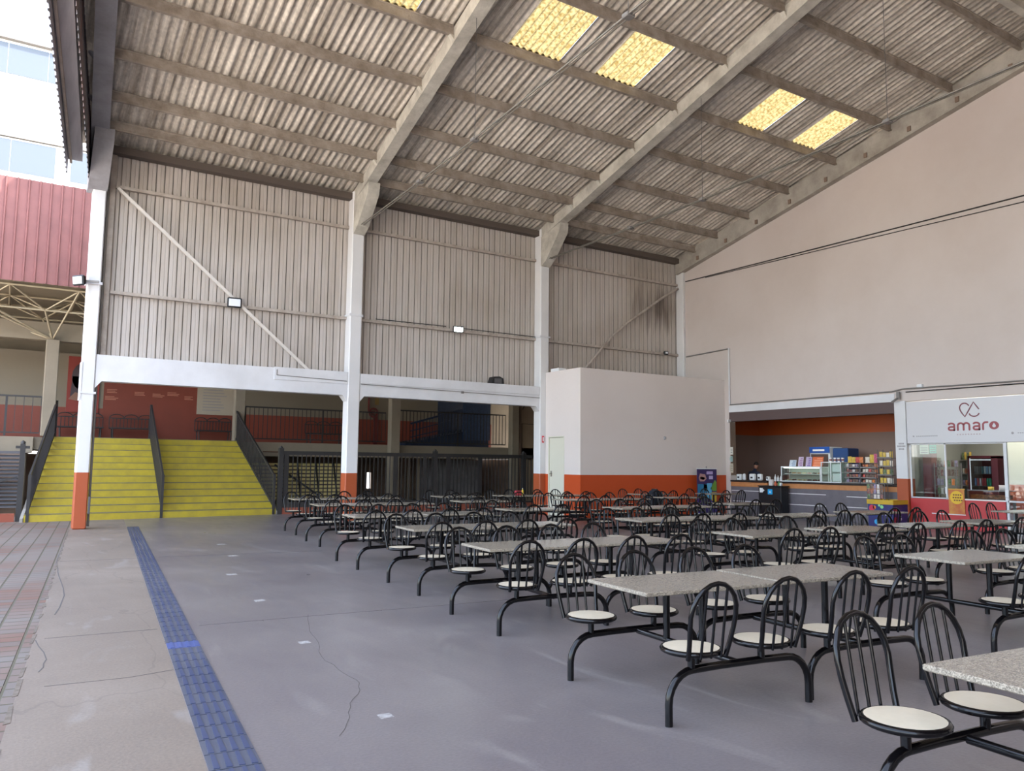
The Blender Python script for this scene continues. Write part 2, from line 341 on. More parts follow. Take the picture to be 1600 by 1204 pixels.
# roof planes
def zp(Y): return 9.62+.239*(19.25-Y) if Y>=8.3 else zp(8.3)-.239*(8.3-Y)
PY=[20.34,19.25,17.84,16.2,14.45,12.66,10.88,9.15]
ORD=['first','second','third','fourth','fifth','sixth','seventh','eighth','ninth','tenth']
def x1(Y): return 1.54-.08*(21.2-Y)
def x2(Y): return 8.2-.062*(21.2-Y)
def x3(Y): return 14.7-.05*(21.2-Y)

# ---------------------------------------------------------------- ground and floor
def bx(Y): return .16+.0833*(Y-6.3)
def sx(Y): return 1.0+.0965*(Y-4.46)
YB=24.35
def poly_floor(name,pts,m,th=.1):
    mb=MB(); mb.prism([(x,y,-th) for x,y in pts],(0,0,th)); return struct(mb,name,m)
poly_floor('floor',[(sx(-6),-6),(22,-6),(25,-6),(25,YB+9),(sx(YB),YB+9),(sx(YB),YB)],m_floor)
poly_floor('floor_walkway',[(bx(-6),-6),(sx(-6),-6),(sx(YB),YB),(sx(YB),YB+9),(bx(YB+9),YB+9)],m_walk)
poly_floor('floor_brick_paving',[(-7,-30),(bx(-6),-30),(bx(-6),-6),(bx(YB+9),YB+9),(-7,YB+9)],m_brick)
poly_floor('floor_yard',[(-60,-40),(-7,-40),(-7,YB+9),(-60,YB+9)],mat('pale_concrete_yard','#cfc5b6',.9,var='#bdb2a3',scale=.4))  # unseen pale yard, added to bounce sunlight up to the roof
mb=MB(); mb.box(-90,90,-90,110,-.3,-.105); struct(mb,'floor_ground',mat('asphalt','#8b8985',.9,var='#7d7b77',scale=.5))
# joints scored in the slab
def joint(pts,w=.009):
    mb=MB()
    for (a,b),(c,d) in zip(pts,pts[1:]):
        v=Vector((c-a,d-b)).normalized(); n=Vector((-v.y,v.x))*w/2
        mb.prism([(a+n.x,b+n.y,.0005),(a-n.x,b-n.y,.0005),(c-n.x,d-n.y,.0005),(c+n.x,d+n.y,.0005)],(0,0,.0015))
    return struct(mb,'trim_floor_joint',m_joint)
joint([(.42,8.42),(1.35,8.36)]); joint([(1.72,8.34),(3.0,8.27),(4.05,8.18),(5.6,8.1)])
joint([(.85,14.6),(1.95,14.5)],.01); joint([(2.3,14.5),(5.0,14.2)],.01)
random.seed(3)
m_pale=mat('pale_scuff','#948a82',.7,var='#857b75',scale=20,amount=.5)
def crack(pts,w=.006,halo=0):
    out=[pts[0]]
    for (a,b),(c,d) in zip(pts,pts[1:]):
        for t in (.33,.66,1): out.append((a+(c-a)*t+(random.uniform(-.015,.015) if t<1 else 0),b+(d-b)*t))
    joint(out,w)
crack([(2.82,8.37),(2.57,7.57),(2.48,7.06),(2.33,6.54),(2.3,6.06),(2.31,5.72),(2.23,5.45),(2.06,5.2),(1.95,4.92),(1.77,4.62)],.004)
crack([(.35,6.67),(.59,6.65),(.89,6.63),(1.21,6.7)],.006)
crack([(1.03,16.87),(.8,14.2),(.76,12.75),(.72,10.94),(.56,9.65)],.012); crack([(.35,8.38),(.4,7.55),(.33,7.13)],.008)
for k,(x,y,r) in enumerate(((2.37,7.12,.05),(2.15,4.83,.045),(3.41,14.14,.07),(2.85,11.84,.07),(2.61,9.48,.06),(3.67,16.18,.07))):
    mb=MB(); mb.prism([(x-r,y-r*1.1,.0005),(x+r,y-r,.0005),(x+r*1.1,y+r,.0005),(x-r*.8,y+r,.0005)],(0,0,.001)); thing(mb,'floor_sticker',mat('worn_white_sticker','#b9b6b2',.6,var='#8f8a86',scale=30,amount=.8),'small worn pale mark on the floor, %s'%('the one nearest the middle of the floor','nearest the camera','second farthest','just beyond the middle','third from the camera','farthest, near the yellow stairs')[k],'floor mark','pale marks on the floor')
# broken edge of the slab along the pavers
mb=MB(); y=5.0; random.seed(5)
while y<21:
    L=random.uniform(.15,.5); a=random.uniform(.0,.06); c=random.uniform(.01,.04)
    mb.prism([(bx(y)-.02,y,.0),(bx(y)+a*.35,y+.02,.0),(bx(y+L)+c*.4,y+L,.0),(bx(y+L)-.02,y+L,.0)],(0,0,.003)); y+=L+random.uniform(0,.5)
struct(mb,'trim_slab_edge',mat('crumbled_edge','#7d7165',.9,var='#5d5346',scale=14,amount=.5))

# tactile strip
tp=MB(); y=3.2; ux=Vector((.096,.9954,0)); un=Vector((.9954,-.096,0)); W=.262; Z3=Vector((0,0,.0025))
tp.cur=3; a=Vector((sx(3.2)+.005,3.2,0)); b=Vector((sx(21.2)+.005,21.2,0)); tp.prism([a,a+un*W,b+un*W,b],(0,0,.002))
while y<21.2:
    p=Vector((sx(y)+.005,y,0))+Z3; tp.cur=1 if 7.2<y<7.5 else 0
    tp.prism([p,p+un*W,p+un*W+ux*.238,p+ux*.238],(0,0,.003))
    tp.cur=1 if 7.2<y<7.5 else 2
    for k in range(4):
        q=p+un*(.022+k*.064)+ux*.012+Vector((0,0,.003))
        tp.prism([q,q+un*.032,q+un*.026+ux*.214+Z3,q+un*.006+ux*.214+Z3],(0,0,.004))
    y+=.25*.9954
thing(tp,'tactile_paving_strip',[m_tact,m_tact2,mat('blue_tactile_rib','#323e60',.4,var='#485068',scale=1.2,amount=.5),mat('dark_tile_joint','#2c303c',.8)],'long blue ribbed tactile paving strip running across the floor to the yellow stairs','paving strip')

# ---------------------------------------------------------------- columns, beams, rafters
def column(xa,xb,label,name='concrete_column',top=9.35,knee=None):
    e=empty(name,((xa+xb)/2,21.25,0),label,'column','painted concrete columns')
    mb=MB(); mb.cbox(xa,xb,21.05,21.42,0,top,.025); wpart(mb,'shaft',m_col,e)
    return e
c1=column(1.45,1.74,'leftmost white concrete column with orange base, in front of the yellow stairs')
mb=MB(); mb.tube([(1.79,21.25,.05),(1.79,21.25,3.4),(1.79,21.3,8.2)],.028); wpart(mb,'conduit',m_conduit,c1)
mb=MB(); mb.cbox(1.75,1.80,21.02,21.09,.35,.75,.008); wpart(mb,'socket_box',m_gray,c1)
mb=MB(); mb.box(1.43,1.46,21.04,21.43,3.0,3.9); mb.box(1.43,1.77,21.03,21.05,3.15,3.2); wpart(mb,'sleeve',m_beam,c1)
mb=MB(); mb.box(1.83,1.95,21.33,21.42,4.1,9.2); wpart(mb,'corner_post',m_girt,c1)
c2=column(8.01,8.37,'white concrete column with orange base rising from behind the tables, second from left')
c3=column(14.52,14.87,'white concrete column at the corner of the white box room, with a red sign')
c4=column(20.93,21.22,'whitish concrete column in the far corner, its base hidden by the box room')
for c,z in ((c2,5.75),(c3,5.75),(c1,5.8)):
    X=c.location.x; w=.19 if c is not c1 else .16
    mb=MB(); mb.box(X-w,X+w,21.03,21.05,z-.03,z+.03); mb.box(X-w-.015,X-w,21.03,21.42,z-.03,z+.03); mb.box(X+w,X+w+.015,21.03,21.42,z-.03,z+.03)
    wpart(mb,'clamp_band',m_beam,c)
mb=MB(); mb.box(14.6,14.68,21.03,21.045,2.3,2.52); s=thing(mb,'hydrant_sign',mat('sign_red','#c8202a',.5),'small red and white fire equipment sign on the column by the door','sign')
mb=MB(); mb.box(14.62,14.66,21.022,21.032,2.34,2.48); wpart(mb,'symbol',m_white,s,label='white symbol')

def concrete_beam(xa,xb,label):
    e=empty('tie_beam',((xa+xb)/2,21.2,3.47),label,'beam','white tie beams')
    mb=MB(); mb.prism([(xa,21.08,4.1),(xa,21.08,3.3),(xa+.14,21.08,3.47),(xb-.14,21.08,3.47),(xb,21.08,3.3),(xb,21.08,4.1)],(0,.3,0)); wpart(mb,'beam_body',m_beam,e); return e
bA=concrete_beam(1.745,8.008,'white concrete tie beam above the opening to the yellow stairs')
mb=MB(); mb.cbox(5.95,8.0,21.06,21.08,3.78,4.12,.004); wpart(mb,'raised_edge',m_beam,bA)
mb=MB(); mb.tube([(6.02,21.05,4.05),(6.02,21.05,3.9),(7.98,21.05,3.86)],.012,6); wpart(mb,'conduit',m_conduit,bA)
bB=concrete_beam(8.372,14.518,'white concrete tie beam above the dark fence opening')
mb=MB(); mb.box(8.375,14.515,21.05,21.08,3.83,4.1); wpart(mb,'raised_edge',m_beam,bB)
mb=MB(); mb.tube([(8.38,21.035,3.8),(14.5,21.035,3.74)],.01,6); mb.box(11.62,11.7,21.03,21.06,3.72,3.79); wpart(mb,'conduit',m_conduit,bB)

def rafter(xf,label,w=.3,d=.34,knee=True,m_rafter=m_rafter):
    e=empty('roof_rafter',(xf(21.2),21.2,8.1),label,'roof beam','concrete roof rafters')
    mb=MB(); a,b=21.35,8.2; ya=20.3
    top=lambda Y:zp(Y)+.2
    bot=lambda Y:zp(Y)-(d-.2)
    v=[]
    for Y in (a,b):
        X=xf(Y); v+=[(X-w/2,Y,bot(Y)),(X+w/2,Y,bot(Y)),(X+w/2,Y,top(Y)),(X-w/2,Y,top(Y))]
    mb.add(v,[(0,1,2,3),(7,6,5,4),(0,4,5,1),(1,5,6,2),(2,6,7,3),(3,7,4,0)])
    wpart(mb,'rafter_arm',m_rafter,e)
    if knee:
        mb=MB(); pr=[(21.42,8.08),(21.03,8.08),(20.75,8.25),(20.05,9.0),(20.0,bot(20.0)+.01),(21.42,bot(21.42)+.01)]
        X=xf(21.2); mb.prism([(X-w/2-.02,y,z) for y,z in pr],(w+.04,0,0)); wpart(mb,'haunch',m_rafter,e)
    for Y in PY[1:]:
        for Z,q in ((-1,0),):
            X=xf(Y); mb=MB(); zb=zp(Y)
            mb.prism([(X-w/2-.09,Y-.07,zb+.0),(X-w/2-.09,Y+.07,zb+.0),(X-w/2,Y+.07,zb-.1),(X-w/2,Y-.07,zb-.1)],(.0001,0,0)) if 0 else mb.prism([(X-w/2+.002,Y-.06,zb-.001),(X-w/2-.1,Y-.06,zb-.001),(X-w/2+.002,Y-.06,zb-.12)],(0,.12,0))
            wpart(mb,'corbel',m_rafter,e)
    return e
rafter(x1,'concrete rafter at the open left edge of the roof',.38,.4,True,mat('grey_rafter_paint','#98969a',.8,var='#7f7c7e',scale=2,amount=.5))
rafter(x2,'concrete rafter sloping up from the second column, left of the pair in mid roof')
rafter(x3,'concrete rafter sloping up from the third column to the top of the photo')
# gable rafter against the white wall
mb=MB(); 
v=[]
for Y in (21.35,8.2):
    for X in (20.86,21.08): v+=[(X,Y,zp(Y)-.38),(X,Y,zp(Y)+.22)]
e=empty('gable_rafter',(20.97,21.2,8.6),'concrete rafter lying along the top of the white gable wall','roof beam','concrete roof rafters')
mb.add(v,[(0,1,3,2),(4,6,7,5),(0,4,5,1),(2,3,7,6),(0,2,6,4),(1,5,7,3)]); wpart(mb,'rafter_arm',m_conc,e)
mb=MB(); mb.add([(20.83,21.3,zp(21.3)-.42),(21.07,21.3,zp(21.3)-.42),(20.83,8.2,zp(8.2)-.42),(21.07,8.2,zp(8.2)-.42),(20.83,21.3,zp(21.3)-.36),(21.07,21.3,zp(21.3)-.36),(20.83,8.2,zp(8.2)-.36),(21.07,8.2,zp(8.2)-.36)],[(0,1,3,2),(4,6,7,5),(0,2,6,4),(1,5,7,3),(0,4,5,1),(2,3,7,6)]); wpart(mb,'lower_flange',m_conc,e)
for k in range(9):
    Y=20.2-k*1.35; mb=MB(); mb.prism([(20.85,Y-.05,zp(Y)-.2),(20.85,Y+.05,zp(Y)-.2),(20.85,Y+.05,zp(Y)-.34),(20.85,Y-.05,zp(Y)-.34)],(-.03,0,0)); wpart(mb,'socket',m_dark,e,label='dark bolt pocket')

# purlins
bays=[(x1,.19,x2,.15,'left bay'),(x2,.15,x3,.15,'middle bay'),(x3,.15,(lambda Y:20.86),0,'right bay')]
for k,Y in enumerate(PY):
    for xa,wa,xb,wb,bn in bays:
        a=xa(Y)+wa+.002; b=xb(Y)-wb-.002
        mb=MB(); z=zp(Y); h=.235
        # channel section: web with bottom and top flange
        mb.prism([(a,Y-.035,z+h),(a,Y+.035,z+h),(a,Y+.035,z+h-.03),(a,Y+.018,z+h-.045),(a,Y+.018,z+.05),(a,Y+.045,z+.035),(a,Y+.045,z),(a,Y-.045,z),(a,Y-.045,z+.035),(a,Y-.018,z+.05),(a,Y-.018,z+h-.045),(a,Y-.035,z+h-.03)],(b-a,0,0))
        thing(mb,'roof_purlin',m_purlin,'concrete purlin under the roof of the %s, %s up from the eave'%(bn,ORD[k]),'roof beam','concrete purlins')
mb=MB(); mb.box(-.4,20.85,8.28,8.46,zp(8.4)-.1,zp(8.4)+.22); thing(mb,'ridge_beam',m_rafter,'pale concrete ridge beam crossing the top right corner','roof beam')
for k,Y in enumerate((6.4,3.2,0,-3)):
    mb=MB(); z=zp(Y); mb.box(-.4,20.9,Y-.04,Y+.04,z,z+.22); thing(mb,'roof_purlin',m_purlin,'concrete purlin beyond the ridge, %s from it'%ORD[k],'roof beam','concrete purlins')
# roof sheets (bands between purlins, open where translucent panels sit)
def xl(Y): return .9-.127*(21.3-Y) if Y>8.3 else -.75
SKY={4:[(5.74,6.9),(9.15,10.45),(11.65,12.8),(16.5,17.6),(18.93,19.95)]}
rf=MB(); edges=[21.6]+PY[1:]+[8.3]; P=.177; AMP=.06
for k in range(len(edges)-1):
    ya,yb=edges[k]+ (0.14 if k else 0),edges[k+1]; za,zb=zp(ya)+.245,zp(yb)+.285
    segs=[]; x=xl((ya+yb)/2)
    holes=SKY.get(k,[])
    for a,b in holes: segs.append((x,a)); x=b
    segs.append((x,21.05))
    for a,b in segs:
        a0=math.floor(a/P)*P; b0=b if b>21 else math.floor(b/P)*P
        if a<2: a0=a
        rf.corr((a0,ya,za),(b0-a0,0,0),(0,yb-ya,zb-za),P,AMP,(0,0,1))
rf.corr((-.75,8.3,zp(8.3)+.3),(21.8,0,0),(0,-13.8,-.239*13.8),P,AMP,(0,0,1))
rf.build('ceiling',m_roof)['kind']='structure'
k=4; ya,yb=edges[k]+.14,edges[k+1]; za,zb=zp(ya)+.245,zp(yb)+.285
for (a,b),lb in zip(SKY[4],['leftmost, cut by the top edge of the photo','right of the left rafter','left of the right rafter','left one of the pair in the right bay','right one, nearest the white gable wall']):
    a0=math.floor(a/P)*P; b0=math.floor(b/P)*P
    mb=MB(); mb.corr((a0,ya-.02,za+.01),(b0-a0,0,0),(0,yb-ya,zb-za),P,AMP,(0,0,1))
    thing(mb,'skylight_panel',m_skyl,'glowing yellow translucent roof panel, '+lb,'skylight','translucent roof panels')
# gutter under the eave
mb=MB(); mb.box(1.8,20.93,21.15,21.4,9.12,9.3); struct(mb,'trim_eave',mat('eave_plate','#5b5048',.8))

# ridge side fascia at the open left edge
fa=MB(); p0=Vector((.9,21.3,8.37)); d=Vector((-.127*13,-13,.239*13)); L=13.2; n=0
yy=21.3; pts=[]
while yy>8.4:
    for a,h in ((0,0),(.5,0),(.6,1),(.9,1)):
        Y=yy-a*.2; X=xl(Y)-.03*h; pts.append((X,Y))
    yy-=.2
v=[]; f=[]
for X,Y in pts:
    zb=8.37+.239*(21.3-Y); zt=zp(Y)+.27; v+=[(X,Y,zb),(X,Y,zt)]
f=[(2*i,2*i+1,2*i+3,2*i+2) for i in range(len(pts)-1)]
fa.add(v,f)
fe=empty('gable_fascia',(.9,21.3,8.37),'grey corrugated fascia hanging along the open left edge of the roof','fascia')
wpart(fa,'sheeting',mat('grey_fascia_sheet','#b9b8bc',.6,var='#a5a3a6',scale=1.5,amount=.5),fe)
mb=MB()
for h in (.35,.8):
    mb.bar((.96,21.3,8.37+h),(.96-.127*12.8,8.5,8.37+h+.239*12.8),.05,.07)
wpart(mb,'rail',m_girt,fe)
sf=MB(); v=[]
for Y in (21.3,8.4):
    z=8.78+.239*(21.3-Y); X=xl(Y); w_=.30+.012*(21.3-Y)
    v+=[(X,Y,z),(X+w_,Y,z),(X+w_,Y,z+.25),(X,Y,z+.25)]
sf.add(v,[(0,1,2,3),(7,6,5,4),(0,4,5,1),(1,5,6,2),(2,6,7,3),(3,7,4,0)]); wpart(sf,'soffit_box',mat('grey_soffit','#b3b2b6',.6,var='#9c9a9e',scale=2,amount=.5,stretch=(3,.3,1)),fe)
e=empty('gable_cladding',(1.45,21.3,8.2),'rust edged sheet cladding beside the roof above the leftmost column','cladding')
v=[]; pts=[]; yy=21.4
while yy>9:
    for a,h in ((0,0),(.5,0),(.6,1),(.9,1)):
        Y=yy-a*.2; pts.append((1.40-.13*(21.4-Y)-.02*h,Y))
    yy-=.2
v=[]
for X,Y in pts: v+=[(X,Y,8.18+.239*(21.3-Y)),(X,Y,zp(Y)+.2)]
mb=MB(); mb.add(v,[(2*i,2*i+1,2*i+3,2*i+2) for i in range(len(pts)-1)]); wpart(mb,'sheeting',mat('faded_red_sheet','#7a5a54',.6,var='#6a6668',scale=1.3,amount=.9),e)

# ---------------------------------------------------------------- wall cladding, girts, braces
def clad(xa,xb,zb,name):
    mb=MB(); mb.corr((xa,21.44,zb),(xb-xa,0,0),(0,0,9.36-zb),.2,.035,(0,-1,0),True); return struct(mb,name,m_clad)
clad(1.7,8.15,4.08,'wall_back_left'); clad(8.2,14.7,4.08,'wall_back_middle'); clad(14.75,21.3,4.4,'wall_back_right')
def girt(xa,xb,z,label):
    mb=MB(); mb.box(xa,xb,21.30,21.34,z-.04,z+.04); mb.box(xa,xb,21.33,21.40,z-.04,z-.03); mb.box(xa,xb,21.33,21.40,z+.03,z+.04)
    thing(mb,'wall_girt',m_girt,label,'wall rail','wall girts')
for xa,xb,bn in ((1.96,8.0,'left'),(8.38,14.51,'middle'),(14.88,20.92,'right')):
    girt(xa,xb,5.68,'lower horizontal steel rail across the %s bay of the corrugated wall'%bn)
    girt(xa,xb,8.32,'upper horizontal steel rail across the %s bay of the corrugated wall'%bn)
mb=MB(); mb.bar((2.0,21.25,8.27),(6.92,21.25,4.12),.07,.07); thing(mb,'diagonal_brace',mat('pale_brace_paint','#d6cec5',.6),'straight diagonal steel brace across the left corrugated bay','brace')
br=[(20.88,8.18),(20.0,7.68),(19.04,7.04),(18.4,6.62),(17.85,6.2),(17.4,5.78),(17.1,5.45),(16.8,5.15),(16.5,4.85)]
mb=MB(); mb.tube([(x,21.26,z) for x,z in br],.045,8); thing(mb,'diagonal_brace',m_girt,'bowed diagonal steel brace in the right corrugated bay above the box room','brace')
mb=MB(); mb.tube([(8.9+.0,21.33,5.76),(11.2,21.33,5.78)],.012,6); mb.tube([(11.8,21.31,5.77),(14.5,21.3,5.76)],.012,6); thing(mb,'lamp_cable',m_cable,'thin black cable clipped along the middle wall rail','cable')

# floodlights
def flood(loc,yaw,tilt,label,lit=False,arm=None,w=.34,h=.24):
    e=empty('floodlight',loc,label,'floodlight','wall floodlights',yaw)
    mb=MB(); mb.cbox(-w/2,w/2,-.05,.03,-h/2,h/2,.02)
    for k in range(5): mb.box(-w/2+.03+k*(w-.06)/4-.005,-w/2+.03+k*(w-.06)/4+.005,.03,.06,-h/2+.03,h/2-.03)
    o=mb.build('housing',m_black,e); o.rotation_euler.x=tilt
    mb=MB(); mb.cbox(-w/2+.035,w/2-.035,-.058,-.045,-h/2+.035,h/2-.035,.004); o=mb.build('lens',m_lit if lit else m_lampoff,e); o.rotation_euler.x=tilt
    mb=MB()
    if arm: mb.bar((0,.03,0),arm,.04,.05)
    else: mb.box(-.03,.03,.03,.2,-.03,.03)
    mb.build('bracket',m_conduit,e); return e
flood((1.27,20.95,5.8),rad(-52),rad(8),'unlit floodlight on a clamp arm left of the leftmost column',arm=(.32,.27,.0))
flood((4.88,21.2,5.74),rad(-6),rad(6),'unlit black framed floodlight on the rail of the left corrugated bay',w=.36,h=.26)
flood((11.54,21.18,5.7),rad(-8),rad(14),'lit floodlight glowing white on the middle corrugated bay',lit=True,w=.34,h=.2)
flood((20.2,21.2,5.7),rad(-8),0,'tiny pale floodlight on the rail near the far corner',w=.18,h=.14)
mb=MB(); mb.prism([(12.72,21.1,4.102),(13.18,21.1,4.102),(13.15,21.1,4.28),(13.02,21.1,4.34),(12.8,21.1,4.32)],(0,.28,0)); e=thing(mb,'loudspeaker',m_black,'small black loudspeaker box standing on the white beam','loudspeaker')
mb=MB(); mb.box(12.82,13.08,21.085,21.1,4.13,4.27); wpart(mb,'grille',m_gray,e)

# tie rods of the frames
def tie(xf,ztie,label):
    e=empty('tie_rod',(xf(20.9),20.9,ztie),label,'tie rod','steel tie rods')
    a=Vector((xf(21.0),20.95,ztie)); b=Vector((xf(5.0),5.0,ztie)); 
    def P(t): 
        p=a.lerp(b,t); p.z-=.12*math.sin(PI*min(1,t)); return p
    for dx,nm in ((-.035,0),(.035,0)):
        mb=MB(); mb.tube([P(t/10)+Vector((dx,0,0)) for t in range(11)],.016,6); wpart(mb,'rod',m_steel,e)
    for t in (.28,.46,.78):
        mb=MB(); p=P(t); mb.cbox(p.x-.08,p.x+.08,p.y-.07,p.y+.07,p.z-.035,p.z+.035,.015); wpart(mb,'turnbuckle',m_conduit,e)
    for t in (.46,.78):
        mb=MB(); p=P(t); mb.tube([p,(p.x-.0,p.y,zp(p.y)-.1)],.005,5); wpart(mb,'hanger_wire',m_gray,e)
tie(x2,8.3,'long double steel tie rod running from the second column under the roof')
tie(lambda Y:x3(Y)-.01*(21.2-Y),8.3,'long double steel tie rod running from the third column towards the gable wall')

# ---------------------------------------------------------------- right gable wall and shops
XR=21.05; W1=.28
mb=MB()
# upper part with the roof slope
mb.prism([(XR,21.42,3.45),(XR,21.42,zp(21.42)+.24),(XR,8.3,zp(8.3)+.28),(XR,-6,zp(-6)+.24),(XR,-6,3.45)],(W1,0,0))
mb.box(XR,XR+W1,19.0,21.42,0,3.45)
mb.box(XR,XR+W1,-6,6.6,0,3.45)
struct(mb,'wall_right',m_wall)
mb=MB(); mb.box(-1.5,XR+W1,-6.2,-6,0,9.3); struct(mb,'wall_front',m_wall)  # unseen wall behind the camera, added to block light from there
mb=MB(); mb.cbox(XR-.06,XR+.3,12.62,12.95,0,3.45,.01); p=struct(mb,'wall_right_pier',m_col)
mb=MB(); mb.box(XR-.03,XR,12.95,19.0,3.45,3.68); struct(mb,'trim_lintel',m_beam)
mb=MB(); mb.box(XR-.02,XR+.2,12.95,19.0,3.13,3.45); struct(mb,'trim_shop_fascia',m_brown2)
# faded lettering on the pier
mb=MB()
random.seed(2)
for r,(z,n) in enumerate(((2.25,4),(2.18,6),(2.1,4))):
    for k in range(n): mb.box(XR-.064,XR-.06,12.78-n*.02+k*.04,12.78-n*.02+k*.04+.028,z,z+.045)
thing(mb,'pier_notice',m_ltext,'small faded grey notice on the white pier between the two shops','notice')
# snack bar room
def room(name,x0,x1_,y0,y1,z1,mb_,mt):
    mb=MB(); mb.box(x1_,x1_+.1,y0,y1,0,z1); struct(mb,'wall_%s_back'%name,mb_)
    mb=MB(); mb.box(x0,x1_,y1,y1+.1,0,z1); struct(mb,'wall_%s_left'%name,mb_)
    mb=MB(); mb.box(x0,x1_,y0-.1,y0,0,z1); struct(mb,'wall_%s_right'%name,mb_)
    mb=MB(); mb.box(x0,x1_+.1,y0-.1,y1+.1,z1,z1+.1); struct(mb,'ceiling_%s'%name,mt)
m_sb=band_mat('snack_bar_wall','#b0501c','#7f685e',2.78)
room('snack_bar',XR+W1,24.4,12.8,20.6,3.45,m_sb,m_brown)
m_am=mat('shop_grey_green_wall','#9a9c92',.6)
room('corner_shop',XR+W1,24.0,6.6,12.62,3.3,m_am,m_am)
# unseen lamps added behind the fascias to brighten the two shops
def fill_lamp(x,y,z,L,label,power):
    e=empty('ceiling_lamp',(x,y,z),label,'ceiling lamp','shop ceiling lamps')
    mb=MB(); mb.box(x-.08,x+.08,y-L/2,y+L/2,z-.04,z); wpart(mb,'housing',m_white,e)
    mb=MB(); mb.tube([(x,y-L/2+.03,z-.06),(x,y+L/2-.03,z-.06)],.02,8); wpart(mb,'tube',m_tubelight,e)
    li=D.lights.new('lamp_light','AREA'); li.shape='RECTANGLE'; li.size=.12; li.size_y=L; li.energy=power; li.color=(1,.95,.88)
    o=D.objects.new('lamp_light',li); COL.objects.link(o); o.parent=e; o.location=(0,0,-.1)
fill_lamp(22.3,16.2,3.44,1.2,'white tube lamp on the snack bar ceiling behind the brown fascia',8)
fill_lamp(22.6,10.8,3.29,1.2,'white tube lamp on the corner shop ceiling behind the sign',14)

# snack bar counter
def counter(ya,yb,lines,label):
    e=empty('service_counter',(XR+.2,(ya+yb)/2,0),label,'counter','snack bar counter runs')
    mb=MB(); mb.box(XR+.02,XR+.5,ya,yb,0,.93); wpart(mb,'tiled_front',m_tile,e)
    mb=MB(); mb.box(XR,XR+.5,ya,yb,.93,1.08); wpart(mb,'wood_band',m_wood,e)
    mb=MB(); mb.cbox(XR-.04,XR+.6,ya,yb,1.08,1.14,.01); wpart(mb,'counter_top',m_stone,e)
    for (a,b,z) in lines:
        mb=MB(); mb.box(XR+.008,XR+.02,a,b,z-.01,z+.01); wpart(mb,'inlay_line',m_line,e)
    return e
counter(17.46,18.99,[(17.5,18.97,.79),(17.5,18.92,.44)],'left run of the snack bar counter with small white boxes on top')
counter(12.96,17.38,[(15.28,17.35,.77),(13.88,14.58,.745),(15.29,17.3,.43),(12.98,14.6,.44)],'long right run of the snack bar counter under the glass display case')

def box_thing(name,m,x0,x1_,y0,y1,z0,z1,label,cat,group=None,bev=.008):
    mb=MB(); mb.cbox(x0,x1_,y0,y1,z0,z1,bev); return thing(mb,name,m,label,cat,group)
CT=1.141
G='small things on the snack bar counter'
def napkin(y0,y1,z1,label):
    e=box_thing('napkin_box',m_white,21.3,21.42,y0,y1,CT,z1,label,'napkin box',G,.02)
    mb=MB(); mb.box(21.292,21.3,y0+(y1-y0)*.3,y0+(y1-y0)*.7,CT+.06,CT+.12); wpart(mb,'opening',m_black,e)
napkin(18.78,19.0-.02,1.34,'white napkin box at the far left end of the snack bar counter')
box_thing('paper_cup_stack',m_white,21.3,21.38,18.6,18.7,CT,1.36,'thin white stack beside the far left napkin box','cup stack',G,.02)
napkin(18.2,18.42,1.36,'white napkin box second from the left on the snack bar counter')
napkin(17.92,18.08,1.36,'pale napkin box third from the left on the snack bar counter')
napkin(17.6,17.72,1.28,'small napkin box at the right end of the left counter run')
def bottle(x,y,z,h,r,m,label):
    mb=MB(); mb.lathe([(r,0),(r,h*.55),(r*.9,h*.65),(r*.4,h*.78),(r*.35,h*.95)],(x,y,z),12); o=thing(mb,'sauce_bottle',m,label,'bottle','sauce bottles')
    mb=MB(); mb.lathe([(r*.42,h*.95),(r*.3,h),(r*.12,h*1.06)],(x,y,z),10); wpart(mb,'cap',m_white,o)
m_bw=mat('white_bottle','#d8d8d6',.4); m_br=mat('orange_bottle','#c0502a',.4); m_bg=mat('green_bottle','#3f7a4a',.4)
bottle(21.25,17.29,CT,.2,.035,m_bw,'tall white sauce bottle left of the payment terminal, leftmost of three')
bottle(21.25,17.18,CT,.17,.035,m_bw,'white sauce bottle left of the payment terminal, middle of three')
bottle(21.25,17.08,CT,.16,.03,m_bw,'white sauce bottle left of the payment terminal, nearest to it')
e=box_thing('payment_terminal',m_black,21.25,21.4,16.93,17.03,CT,1.58,'dark upright payment terminal at the left end of the glass case','terminal')
# glass display case
e=empty('glass_display_case',(21.35,16.2,CT),'long lit glass food display case on the snack bar counter','display case')
mb=MB()
for y in (15.48,16.92):
    for x in (21.1,21.5): mb.box(x-.012,x+.012,y-.012,y+.012,CT,1.6)
for z in (CT+.01,1.6):
    mb.box(21.09,21.51,15.47,16.93,z-.012,z+.012) if z<1.5 else (mb.box(21.09,21.12,15.47,16.93,z-.02,z+.02),mb.box(21.48,21.51,15.47,16.93,z-.02,z+.02))
wpart(mb,'frame',m_white,e)
mb=MB(); mb.box(21.095,21.1,15.49,16.91,CT+.02,1.58); wpart(mb,'front_glass',m_glassc,e)
mb=MB(); mb.box(21.1,21.5,15.49,16.91,1.605,1.612); wpart(mb,'top_glass',m_glassc,e)
mb=MB(); mb.box(21.15,21.5,15.5,16.9,1.37,1.378); wpart(mb,'shelf',mat('steel_shelf','#a8aca6',.4),e)
mb=MB(); mb.box(21.49,21.5,15.5,16.9,CT,1.6); wpart(mb,'back_panel',mat('case_back','#a5aca2',.5),e)
mb=MB(); mb.tube([(21.14,15.55,1.575),(21.14,16.85,1.575)],.012,6); wpart(mb,'lamp_tube',m_tubelight,e)
random.seed(11)
pastry=[mat('pastry_%s'%k,c,.6) for k,c in (('brown','#9a6a3c'),('cream','#cbb791'),('pink','#c79a90'),('dark','#4b3226'))]
